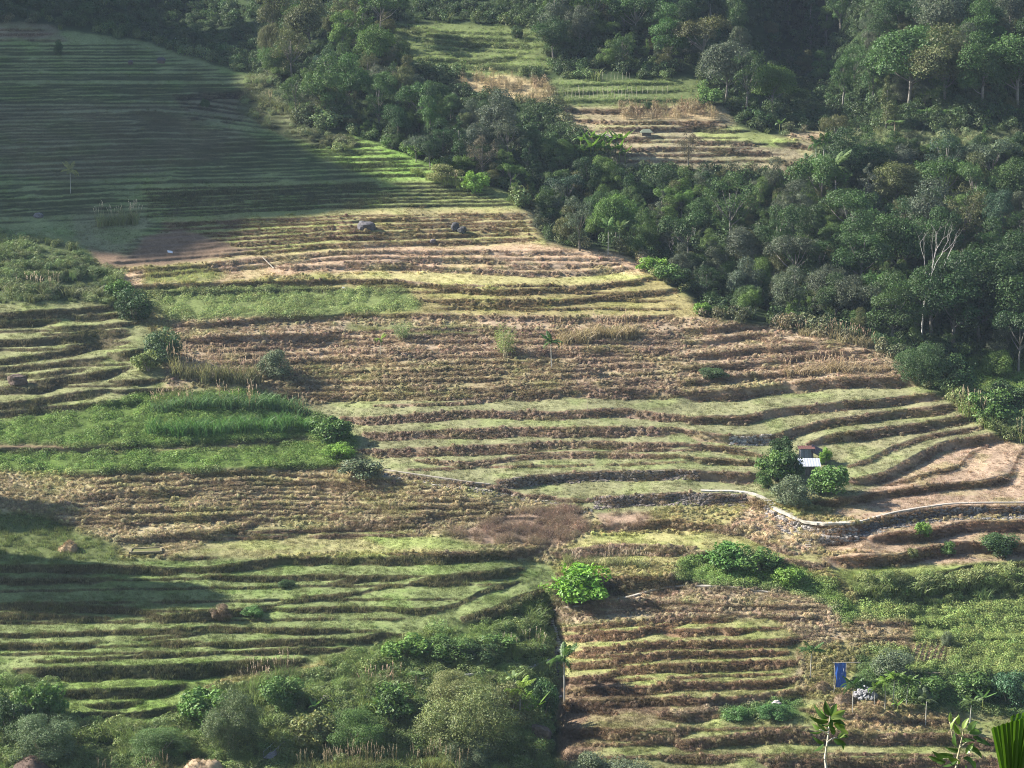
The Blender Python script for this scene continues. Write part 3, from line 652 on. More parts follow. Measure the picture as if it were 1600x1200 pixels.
def maize_mb(seed):
    R = np.random.default_rng(seed); mb = MB()
    for i in range(3):
        x, y = R.uniform(-.5, .5, 2); h = R.uniform(1.7, 2.4); mb.tube([(x, y, 0), (x + R.uniform(-.1, .1), y, h)], (.035, .02), 4)
        for k in range(7):
            z = h * R.uniform(.3, .95); a = R.uniform(0, 6.28); d = np.array([math.cos(a), math.sin(a), 0]); s_ = np.array([-d[1], d[0], 0]) * .05; p = np.array([x, y, z])
            t = R.uniform(.8, 1.25)
            mb.add([p - s_, p + s_, p + d * .35 + s_ + (0, 0, .12), p + d * .35 - s_ + (0, 0, .12), p + d * .65 + (0, 0, -.25)], [(0, 1, 2, 3), (3, 2, 4)], (t, t, t))
    return mb
V_MAIZE = variants('maize_stalks', [mk(maize_mb(80 + i), 'maize_stalks') for i in range(3)])
def reed_mb(seed, n=26, h=2.4, plume=4, rad=.5):
    R = np.random.default_rng(seed); mb = blades(n, rad, h, .10, .42, 3, seed, .22)
    for k in range(plume):
        a = R.uniform(0, 6.28); r = rad * R.random(); p = np.array([r * math.cos(a), r * math.sin(a), 0]); q = p + np.array([R.uniform(-.35, .35), R.uniform(-.35, .35), h * R.uniform(1.0, 1.2)])
        mb.tube([p, p * .5 + q * .5 + (0, 0, .1), q], (.014, .012, .008), 3, (1.4, 1.0, .8), False)
        d = (q - p) / np.linalg.norm(q - p)
        for j in range(9):
            c = q + d * .06 * (j - 5); s_ = R.normal(0, .05, 3); mb.add([c, c + s_ + (0, 0, .10), c + d * .18], [(0, 1, 2)], (3.0, 2.5, 2.6))
    return mb

def scatter(name, coll, nvar, P, tint, scl, seed, label, cat, rotz=None):
    """one object of loose cover: points that carry the variants"""
    R = np.random.default_rng(seed); n = len(P)
    me = bpy.data.meshes.new(name); me.vertices.add(n); me.vertices.foreach_set('co', np.asarray(P, np.float32).ravel())
    def at(nm, ty, dat, key):
        a = me.attributes.new(nm, ty, 'POINT'); a.data.foreach_set(key, np.ascontiguousarray(dat).ravel())
    rot = np.zeros((n, 3), np.float32); rot[:, 2] = R.uniform(0, 6.283, n) if rotz is None else R.normal(0, rotz, n)
    rot[:, 0] = R.normal(0, .08, n); rot[:, 1] = R.normal(0, .08, n)
    at('rot', 'FLOAT_VECTOR', rot, 'vector'); s3 = np.repeat(scl[:, None], 3, 1).astype(np.float32); s3[:, 2] *= R.uniform(.75, 1.25, n)
    at('scl', 'FLOAT_VECTOR', s3, 'vector'); at('idx', 'INT', R.integers(0, nvar, n).astype(np.int32), 'value')
    c = np.ones((n, 4), np.float32); c[:, :3] = tint; at('tint', 'FLOAT_COLOR', c, 'color')
    o = link(name, me); me.materials.append(M_COVER)
    g = bpy.data.node_groups.new(name, 'GeometryNodeTree')
    g.interface.new_socket('Geometry', in_out='INPUT', socket_type='NodeSocketGeometry'); g.interface.new_socket('Geometry', in_out='OUTPUT', socket_type='NodeSocketGeometry')
    gi = g.nodes.new('NodeGroupInput'); go = g.nodes.new('NodeGroupOutput'); ip = g.nodes.new('GeometryNodeInstanceOnPoints')
    ci = g.nodes.new('GeometryNodeCollectionInfo'); ci.inputs['Collection'].default_value = coll; ci.inputs['Separate Children'].default_value = True; ci.inputs['Reset Children'].default_value = True
    def na(nm, ty):
        k = g.nodes.new('GeometryNodeInputNamedAttribute'); k.data_type = ty; k.inputs['Name'].default_value = nm; return k.outputs['Attribute']
    L = g.links.new
    L(gi.outputs[0], ip.inputs['Points']); L(ci.outputs[0], ip.inputs['Instance']); ip.inputs['Pick Instance'].default_value = True
    L(na('idx', 'INT'), ip.inputs['Instance Index']); L(na('scl', 'FLOAT_VECTOR'), ip.inputs['Scale'])
    er = g.nodes.new('FunctionNodeEulerToRotation'); L(na('rot', 'FLOAT_VECTOR'), er.inputs[0]); L(er.outputs[0], ip.inputs['Rotation'])
    L(ip.outputs[0], go.inputs[0])
    md = o.modifiers.new('cover', 'NODES'); md.node_group = g
    return tag(o, label, cat, kind='stuff')

def cells(step, seed, pad=160):
    R = np.random.default_rng(seed); n = int((1600 + 2 * pad) * 1300 / step)
    return R.uniform(-pad, 1600 + pad, n), R.uniform(-50, 1250, n)
CLUMP = lambda u, v, k: fbm(u / k, v / (k * .5), 3)
EXCL = []                      # polygons kept free of cover (huts, pond, paths)
EXCL += [[(857, 948), (868, 948), (881, 1005), (878, 1100), (874, 1190), (859, 1190), (861, 1060), (866, 1010)]]
EXCL += [[(200, 855), (254, 853), (256, 868), (198, 868)]]
def cover(name, cls, step, coll, nvar, size, seed, label, cat, bright=1.0, rotz=None, clump=(.45, 25), only=None, sink=.03, var=.65):
    u, v = cells(step, seed); q = samp(COVG, u, v) == COVER[cls]
    q &= np.random.default_rng(seed + 1).random(len(u)) < np.clip((CLUMP(u + seed * 7, v, clump[1]) - clump[0]) * 6 + .5, .12, 1)
    if only is not None: q &= only(u, v)
    for e in EXCL: q &= ~inpoly(u, v, e)
    u, v = u[q], v[q]; P = world(u, v); P[:, 2] -= sink
    R = np.random.default_rng(seed + 2); n = len(u); col = samp(COLG, u, v) * bright
    col = col * R.uniform(.72, 1.3, (n, 1)) * R.uniform(.92, 1.08, (n, 3))
    big = (1 - var * .55 + var * CLUMP(u + 50, v + seed, 18)) * R.uniform(.75, 1.3, n) * size
    scatter(name, coll, nvar, P, col, big, seed + 3, label, cat, rotz)
    return n
NCOV = {}
NCOV['stub'] = cover('rice_stubble', 'stub', 7, V_STUB, 4, 1.0, 101, 'short cut rice stubble standing on the terrace plots', 'stubble', .95)
NCOV['grass'] = cover('terrace_grass', 'grass', 10, V_GRASS, 4, 1.0, 111, 'green grass hanging on the terrace walls', 'grass', 1.05)
NCOV['hay'] = cover('dry_grass', 'hay', 8, V_HAY, 5, 1.0, 121, 'dry brown grass drooping over the terrace walls', 'dry grass', 1.25, .7)
NCOV['mop'] = cover('dry_grass_mops', 'hay', 15, V_MOP, 4, .68, 126, 'straw coloured mops of dry grass hanging over the terrace walls', 'dry grass', 1.5, .9, (.46, 14), lambda u, v: ((samp(M, u, v) > .2) | (samp(CT, u, v) == 3)) & (samp(MS, u, v) < .87), .03, 1.2)
NCOV['crest'] = cover('straw_fringe', 'hay', 7, V_HAY, 5, .8, 128, 'straw fringe coloured as if sunlit along the lips of the terraces', 'dry grass', 1.6, .7, (.3, 30), lambda u, v: (samp(CREST, u, v) > .35) | ((samp(M, u, v) > .2) & (samp(CREST, u, v) > .15)))  # crest tufts brightened in colour to look sunlit
NCOV['lip'] = cover('grass_fringe', 'grass', 6, V_GRASS, 4, .7, 115, 'grass fringe with sunlight put in its colour along the lips of the green terraces', 'grass', 1.4, None, (.3, 30), lambda u, v: samp(CREST, u, v) > .3)  # lip tufts lightened in colour, standing in for sun on the edge
NCOV['vine'] = cover('creeping_vines', 'vine', 7, V_VINE, 4, 1.1, 131, 'leafy green creepers smothering abandoned plots', 'vines', 1.15, var=1.5)
NCOV['twig'] = cover('dead_ferns', 'twig', 9, V_TWIG, 3, 1.2, 141, 'rust brown dead ferns in the middle of the terraces', 'dead ferns', 1.0)
NCOV['maize'] = cover('maize_stalks', 'maize', 13, V_MAIZE, 3, 1.0, 151, 'dry maize stalks standing in the far fields', 'maize', 1.05)
NCOV['under'] = cover('undergrowth', 'under', 50, V_BUSH, 6, 1.5, 161, 'dense green undergrowth covering the forest floor', 'undergrowth', 1.25, clump=(.35, 40))
NCOV['bank'] = cover('bank_shrubbery', 'bank', 20, V_BANK, 7, 1.05, 166, 'mixed green shrubs and tall grass on the steep bank', 'undergrowth', 1.4, clump=(.42, 34), var=1.7)
NCOV['sprinkle'] = cover('dry_weeds', 'stub', 90, V_HAY, 5, .8, 171, 'straw coloured weeds scattered over the plots', 'weeds', 1.15, .7)
print('COVER', NCOV)
# ------------------------------------------------------------------ trees
M_LEAF = leaf_mat('tree_leaves', objcol=True, transl=.25)
M_BARK = noise_mat('pale_bark', bump=.4, sc=3, var=.3)
def ell_pts(R, n, c, rad, spread=.75):
    out = []
    while len(out) < n:
        p = R.uniform(-1, 1, 3)
        if np.dot(p, p) <= 1: out.append(np.array(c) + p * np.array(rad) * spread)
    return out
def tree_meshes(kind, seed):
    R = np.random.default_rng(seed); cr = MB(); tk = MB(); leaf = .175; nl = 540
    lean = R.uniform(-.6, .6, 2)
    if kind == 'round': H, blobs = 14, [(p, R.uniform(1.6, 2.6)) for p in ell_pts(R, 19, (0, 0, 8.4), (5.0, 5.0, 4.8), .85)]
    elif kind == 'tall': H, blobs = 19, [(p, R.uniform(1.3, 2.1)) for p in ell_pts(R, 19, (0, 0, 11.5), (3.6, 3.6, 6.6), .9)]
    elif kind == 'spreading':
        H = 12; blobs = []
        for k in range(16):
            a = R.uniform(0, 6.28); r = 5.0 * math.sqrt(R.random()); blobs.append((np.array([r * math.cos(a), r * math.sin(a), 10.2 - .06 * r * r + R.uniform(-1.6, .6)]), R.uniform(1.2, 1.9)))
    elif kind == 'clumpy': H, blobs = 16, [(p, R.uniform(1.1, 2.4)) for p in ell_pts(R, 22, (R.uniform(-.8, .8), 0, 9), (4.5, 4.5, 6.0), 1.0)]
    elif kind == 'open': H, blobs, leaf, nl = 15, [(p, R.uniform(.9, 1.5)) for p in ell_pts(R, 24, (0, 0, 8.8), (4.6, 4.6, 5.6), 1.0)], .155, 330
    else: H, blobs = 13, [(np.array([R.uniform(-1, 1) * (1 - z / 14) * 3, R.uniform(-1, 1) * (1 - z / 14) * 3, z]), 1.9 * (1 - z / 15)) for z in np.linspace(2.5, 12.5, 18)]
    top = max(b[0][2] for b in blobs)
    for c, r in blobs:
        c[:2] += lean * (c[2] / H)
        n = int(nl * (r / 1.9) ** 2) + 20
        C, N = dome(n, r, r * .8, R, -.45); C += R.normal(0, .12 * r, C.shape)
        leafquads(cr, C + c, N + np.array([0, 0, .35]), leaf, R, .62, R.uniform(.72, 1.3))
    for q in range(34):                                     # shoots that break the outline
        c, r = blobs[R.integers(0, len(blobs))]; d = R.normal(0, 1, 3) * np.array([1, 1, .7]) + np.array([0, 0, .5]); d /= np.linalg.norm(d)
        C = c + d * (r * np.linspace(.7, 1.0 + R.uniform(.25, .75), 22))[:, None] + R.normal(0, .17, (22, 3)); leafquads(cr, C, R.normal(0, 1, (22, 3)) + np.array([0, 0, .6]), leaf, R, .55, R.uniform(.8, 1.3))
    k = 7; zz = np.linspace(0, top * .82, k)
    tr = np.stack([lean[0] * zz / H + .12 * np.sin(zz * .7 + seed), lean[1] * zz / H + .1 * np.cos(zz * .6), zz], 1)
    bark = np.array([.19, .175, .15]) * R.uniform(.75, 1.15)
    tk.tube(tr - np.array([0, 0, .5]), np.linspace(.30, .08, k) * H / 14, 7, bark)
    for c, r in blobs[:9]:
        z0 = min(max(c[2] * .55, 2), top * .7); f_ = z0 / (top * .82) * (k - 1); a = int(min(f_, k - 2)); p0 = tr[a] + (tr[a + 1] - tr[a]) * (f_ - a)
        tk.tube([p0, (p0 + c) / 2 + (0, 0, -.4), c], (.13, .085, .03), 5, bark)
    return tk.mesh('trunk', M_BARK, True), cr.mesh('crown', M_LEAF), H
KINDS_T = ['round', 'tall', 'spreading', 'clumpy', 'open', 'conical']
T_MESH = {k: [tree_meshes(k, 200 + 10 * i + j) for j in range(3 if k != 'conical' else 2)] for i, k in enumerate(KINDS_T)}
FORM = {'round': 'round', 'tall': 'narrow', 'spreading': 'spreading', 'clumpy': 'clumpy', 'open': 'thin', 'conical': 'pointed'}
TONES = [('dark green', (.040, .075, .024)), ('deep green', (.052, .092, .026)), ('mid green', (.072, .125, .033)), ('grey green', (.095, .115, .065)), ('olive', (.105, .115, .04)),
         ('bright green', (.10, .165, .035)), ('bluish green', (.055, .095, .05)), ('brownish green', (.125, .105, .06))]
TON = dict(TONES)
TREES = []
def plant_tree(u, v, hpx, kind, tone, var, place, name='forest_tree', R=rng, label=None, cat='tree', wide=1.0, group=None):
    tkm, crm, H = T_MESH[kind][var % len(T_MESH[kind])]
    P = world(u, v); s_ = hpx / (F / P[1]) / H
    root = bpy.data.objects.new(name, None); COL.objects.link(root)
    root.location = (P[0], P[1], P[2] - .15); root.rotation_euler = (0, 0, R.uniform(0, 6.28)); root.scale = (s_ * wide, s_ * wide, s_)
    root.empty_display_size = .3
    t = link('trunk', tkm, root); c = link('crown', crm, root)
    col = np.array(TON[tone]) * R.uniform(.88, 1.14) * R.uniform(.94, 1.06, 3); c.color = (*(col * np.array([.86, .92, .98])), 1); t.color = (1, 1, 1, 1)
    tag(root, label, cat, group)
    TREES.append([root, u, v, kind, tone, place, label])
    return root

FOREST = [(850, 385), (800, 315), (770, 296), (700, 274), (640, 256), (575, 220), (540, 205), (440, 190), (420, 150), (410, 100), (425, 40), (440, -45), (600, -45), (605, 40), (650, 100), (715, 145), (860, 178), (880, 215), (935, 245), (990, 268), (1080, 275),
          (1230, 275), (1290, 265), (1420, 255), (1850, 255), (1850, 600), (1560, 590), (1480, 560), (1410, 545), (1320, 522), (1200, 506), (1095, 480), (1075, 450), (1010, 416), (985, 396)]
TOPF = [(770, -45), (840, 30), (865, 105), (1080, 112), (1130, 165), (1160, 190), (1260, 203), (1350, 200), (1400, 175), (1850, 165), (1850, -45)]
KEEP = [[(610, 36), (840, 42), (868, 122), (1088, 122), (1140, 165), (1270, 215), (1280, 258), (1010, 258), (930, 232), (880, 200), (860, 172), (730, 150), (640, 95)]]
def clear(u, v):
    for K in KEEP:
        if inpoly(np.array([u]), np.array([v]), K)[0]: return True
    return False
def in_terrace(u, v): return v > edge_v(u) + 2 if u > 430 else (v > 62 + .3 * max(u, 0) * .5)
PLACES = [  # name of the spot, polygon of the tree bases
 ('beside the dead white tree', [(1380, 380), (1520, 380), (1520, 470), (1380, 470)]),
 ('round the tall thin pale trunk', [(1240, 290), (1370, 290), (1370, 390), (1240, 390)]),
 ('by the banana grove', [(860, 225), (1010, 225), (1010, 300), (860, 300)]),
 ('above the lit terrace tips', [(540, 150), (760, 150), (760, 300), (540, 300)]),
 ('beside the maize field', [(640, 90), (880, 90), (880, 225), (640, 225)]),
 ('on the lit spur left of the far fields', [(400, -60), (640, -60), (640, 155), (400, 155)]),
 ('above the vegetable rows', [(760, -60), (1120, -60), (1120, 130), (760, 130)]),
 ('in the dark gully', [(1080, -60), (1390, -60), (1390, 240), (1080, 240)]),
 ('on the hill above the clipped hedge', [(1380, -60), (1700, -60), (1700, 180), (1380, 180)]),
 ('below the clipped hedge', [(1380, 180), (1700, 180), (1700, 290), (1380, 290)]),
 ('below the far pale terraces', [(1000, 255), (1245, 255), (1245, 345), (1000, 345)]),
 ('behind the upper terrace edge', [(740, 270), (1010, 270), (1010, 440), (740, 440)]),
 ('behind the middle terrace edge', [(1000, 340), (1215, 340), (1215, 530), (1000, 530)]),
 ('behind the lower terrace edge', [(1210, 385), (1400, 385), (1400, 560), (1210, 560)]),
 ('above the green clearing', [(1400, 400), (1700, 400), (1700, 640), (1400, 640)]),
 ('in the middle of the forest', [(-200, -200), (1900, -200), (1900, 1400), (-200, 1400)]),
]
def place_of(u, v):
    for n, P in PLACES:
        if inpoly(np.array([float(u)]), np.array([float(v)]), P)[0]: return n
# trees one can pick out, by hand: base u, v, height in photo pixels
HAND = [(457, 134, 100, 'open', 'olive', 'lone lit tree with bare trunk on the left edge of the wood'), (1305, 228, 50, 'spreading', 'olive', 'small umbrella shaped tree at the mouth of the dark gully'),
        (1384, 206, 88, 'conical', 'olive', 'pointed yellow green tree at the foot of the wooded hill'), (905, 392, 92, 'open', 'grey green', 'large grey green tree on the upper curve of the terrace edge'),
        (1450, 400, 120, 'round', 'grey green', 'broad grey green tree above the dead white tree'), (1455, 535, 148, 'tall', 'deep green', 'tall tree with pale bare trunk right of the dead white tree'),
        (1488, 545, 152, 'clumpy', 'dark green', 'big dark tree second right of the dead white tree'), (1530, 540, 150, 'round', 'dark green', 'big dark tree third right of the dead white tree'),
        (1575, 548, 152, 'clumpy', 'deep green', 'big dark tree fourth right of the dead white tree'), (1395, 540, 118, 'clumpy', 'deep green', 'dark tree just left of the dead white tree'),
        (1165, 480, 78, 'round', 'grey green', 'rounded grey tree nearest the middle of the terrace edge'), (1230, 505, 95, 'clumpy', 'grey green', 'grey clumpy tree over the brown plots of the terrace edge'),
        (755, 285, 78, 'open', 'brownish green', 'bare looking grey brown tree above the terrace tips'), (780, 240, 98, 'round', 'grey green', 'big grey crowned tree below the maize field'),
        (1075, 262, 58, 'open', 'brownish green', 'thin greyish tree standing before the far pale terraces'), (1420, 165, 130, 'round', 'mid green', 'large leaning tree at the left end of the wooded hill'),
        (1475, 168, 125, 'round', 'olive', 'second large tree on the wooded hill'), (1535, 168, 120, 'clumpy', 'mid green', 'third large tree on the wooded hill'), (1590, 172, 125, 'round', 'mid green', 'fourth large tree on the wooded hill')]
R_ = np.random.default_rng(55)
for i, (u, v, h, k, tn, lb) in enumerate(HAND):
    plant_tree(u, v, h, k, tn, i, None, 'forest_tree', R_, lb, wide=1.15 if h > 110 else 1.0)
pts = [(h[0], h[1]) for h in HAND]
for step, polys in ((1, (FOREST, TOPF)),):
    for poly in polys:
        P = np.array(poly, float)
        for t in range(5200):
            if len(TREES) > (195 if poly is FOREST else 290): break
            u = R_.uniform(max(P[:, 0].min(), -20), min(P[:, 0].max(), 1680)); v = R_.uniform(P[:, 1].min(), P[:, 1].max())
            if not inpoly(np.array([u]), np.array([v]), P)[0]: continue
            pm = ppm(u, v); gully = 1130 < u < 1370 and v < 205
            h = R_.choice([9, 11, 13, 15, 17, 19], p=[.10, .18, .24, .24, .16, .08]) * pm * R_.uniform(.9, 1.1)
            if 1300 < u < 1640 and 205 < v < 275: h *= .5
            if 560 < u < 1200 and v > edge_v(u) - 30: h *= .7
            bad = False
            for du_, f_ in ((-.28, .75), (.28, .75), (0, 1.0), (0, .6)):
                if clear(u + du_ * h, v - f_ * h) or in_terrace(u + du_ * h, v - f_ * h): bad = True
            if bad: h *= .5; bad = clear(u, v - h) or clear(u - h * .3, v - .7 * h) or clear(u + h * .3, v - .7 * h)
            if bad or h < 22: continue
            if 1110 < u < 1380 and v < 215 and R_.random() < .72: continue
            dmin = max(20, .36 * h)
            if any((u - a) ** 2 + ((v - b) * 1.25) ** 2 < dmin * dmin for a, b in pts): continue
            k = R_.choice(KINDS_T, p=[.27, .15, .14, .25, .14, .05]); tn = R_.choice([t_[0] for t_ in TONES], p=[.15, .22, .28, .15, .07, .08, .05, .0])
            if u > 1400 and 430 < v < 600: tn = R_.choice(['dark green', 'deep green', 'mid green'])
            if u < 640 and v < 120: tn = R_.choice(['bright green', 'mid green', 'grey green', 'olive'])
            plant_tree(u, v, h, k, tn, int(R_.integers(0, 9)), place_of(u, v), 'forest_tree', R_); pts.append((u, v))
ORD = ['first', 'second', 'third', 'fourth', 'fifth', 'sixth', 'seventh', 'eighth', 'ninth', 'tenth', 'eleventh', 'twelfth']
def finish_tree_labels():
    from collections import defaultdict
    G = defaultdict(list)
    for t in TREES:
        if not t[6]: G[(t[3], t[4], t[5])].append(t)
    for (k, tn, pl), L in G.items():
        L.sort(key=lambda t: t[1])
        for i, t in enumerate(L):
            base = '%s %s tree %s' % (tn, FORM[k], pl)
            t[0]['label'] = base if len(L) == 1 else base + ', ' + ORD[i] + ' from left'
            t[0]['group'] = 'forest trees ' + pl
finish_tree_labels()
# smaller trees filling in below the canopy, too many and too hidden to tell apart
def recover(me):
    me = me.copy(); me.materials.clear(); me.materials.append(M_COVER); return me
V_UNDER = variants('understory_tree', [recover(T_MESH[k][0][1]) for k in ('round', 'clumpy', 'spreading', 'open', 'conical')])
UU, VV = [], []
Ru = np.random.default_rng(66)
while len(UU) < 950:
    u, v = Ru.uniform(400, 1800), Ru.uniform(-50, 620); au, av = np.array([u]), np.array([v])
    if not (inpoly(au, av, FOREST)[0] or inpoly(au, av, TOPF)[0]): continue
    if clear(u, v - 42) or clear(u - 12, v - 30) or clear(u + 12, v - 30) or in_terrace(u, v - 36) or in_terrace(u - 14, v - 20) or in_terrace(u + 14, v - 20): continue
    if 1110 < u < 1375 and v < 210 and Ru.random() < .8: continue
    UU.append(u); VV.append(v)
TT = np.array([TON[t_] for t_ in Ru.choice(['deep green', 'mid green', 'grey green', 'olive', 'bright green'], len(UU))]) * .92
PU = world(UU, VV); PU[:, 2] -= 1.5
scatter('understory', V_UNDER, 5, PU, TT, Ru.uniform(.34, .64, len(UU)), 67, 'small trees crowding below the forest canopy', 'forest', None)
print('TREES', len(TREES))
# ------------------------------------------------------------------ shrubs, palms, bananas, reeds: each a plant of its own
def bush_meshes(kind, seed):
    R = np.random.default_rng(seed); cr = MB(); tk = MB()
    if kind == 'feathery':          # fine upright sprays
        for k in range(30):
            a = R.uniform(0, 6.28); r = 1.25 * math.sqrt(R.random()); b = np.array([.3 * r * math.cos(a), .3 * r * math.sin(a), 0]); e = np.array([r * math.cos(a), r * math.sin(a), R.uniform(2.0, 3.6) * (1 - .12 * r)])
            C = b + (e - b) * R.uniform(.25, 1, (60, 1)) + R.normal(0, .16, (60, 3)); leafquads(cr, C, R.normal(0, 1, (60, 3)) + np.array([0, 0, .4]), .09, R, .3, R.uniform(.75, 1.25))
            if k < 8: tk.tube([b, e * .9], (.03, .01), 4, (.5, .45, .3), False)
        H = 3.4
    else:
        nb, spread, nl, sz = {'dense': (22, 1.0, 280, .085), 'leafy': (17, 1.0, 150, .13), 'fine': (26, 1.0, 320, .068), 'large': (64, 1.0, 480, .033)}[kind]
        for p in ell_pts(R, nb, (R.uniform(-.2, .2), 0, 1.25), (1.45, 1.45, 1.25), 1.0):
            r = R.uniform(.42, .75) * (.72 if kind == 'large' else 1); C, N = dome(nl, r, r * .85, R, -.5); C += R.normal(0, .1 * r, C.shape)
            leafquads(cr, C + p, N + np.array([0, 0, .3]), sz, R, .6, R.uniform(.72, 1.3))
        for q in range(26 if kind != 'large' else 90):      # ragged shoots
            d = R.normal(0, 1, 3) + np.array([0, 0, .7]); d[2] = abs(d[2]); d /= np.linalg.norm(d); L_ = R.uniform(1.2, 2.05)
            C = np.array([0, 0, .9]) + d * np.linspace(.7, L_, 26)[:, None] + R.normal(0, .10, (26, 3)); leafquads(cr, C, R.normal(0, 1, (26, 3)) + np.array([0, 0, .5]), sz, R, .5, R.uniform(.75, 1.3))
        for k in range(6):
            a = R.uniform(0, 6.28); tk.tube([(0, 0, -.2), (.35 * math.cos(a), .35 * math.sin(a), .8), (.8 * math.cos(a), .8 * math.sin(a), 1.7)], (.07, .05, .02), 5, (.3, .26, .2), False)
        H = 2.8
    return tk.mesh('stem', M_BARK), cr.mesh('crown', M_LEAF), H
B_MESH = {k: [bush_meshes(k, 400 + 10 * i + j) for j in range(3 if k != 'large' else 2)] for i, k in enumerate(['dense', 'leafy', 'fine', 'feathery', 'large'])}
def bush(u, v, hpx, wpx, kind, col, label, name='shrub', group=None, seed=[0]):
    seed[0] += 1; R = np.random.default_rng(900 + seed[0]); kind = 'large' if kind in ('fine', 'dense') and wpx >= 80 else kind; st, cr, H = B_MESH[kind][seed[0] % len(B_MESH[kind])]
    P = world(u, v); q = F / P[1]; sz = hpx / q / H; sx = wpx / q / (2.9 if kind != 'feathery' else 2.6)
    root = bpy.data.objects.new(name, None); COL.objects.link(root); root.location = (P[0], P[1], P[2] - .1); root.rotation_euler = (0, 0, R.uniform(0, 6.28)); root.scale = (sx, sx, sz)
    link('stem', st, root); c = link('crown', cr, root); c.color = (*(np.array(col) * 1.25), 1)
    return tag(root, label, 'shrub' if name == 'shrub' else 'plant', group)
GG, DG, MG, BG, OG = (.10, .125, .07), (.045, .08, .028), (.075, .13, .035), (.13, .22, .04), (.155, .17, .065)
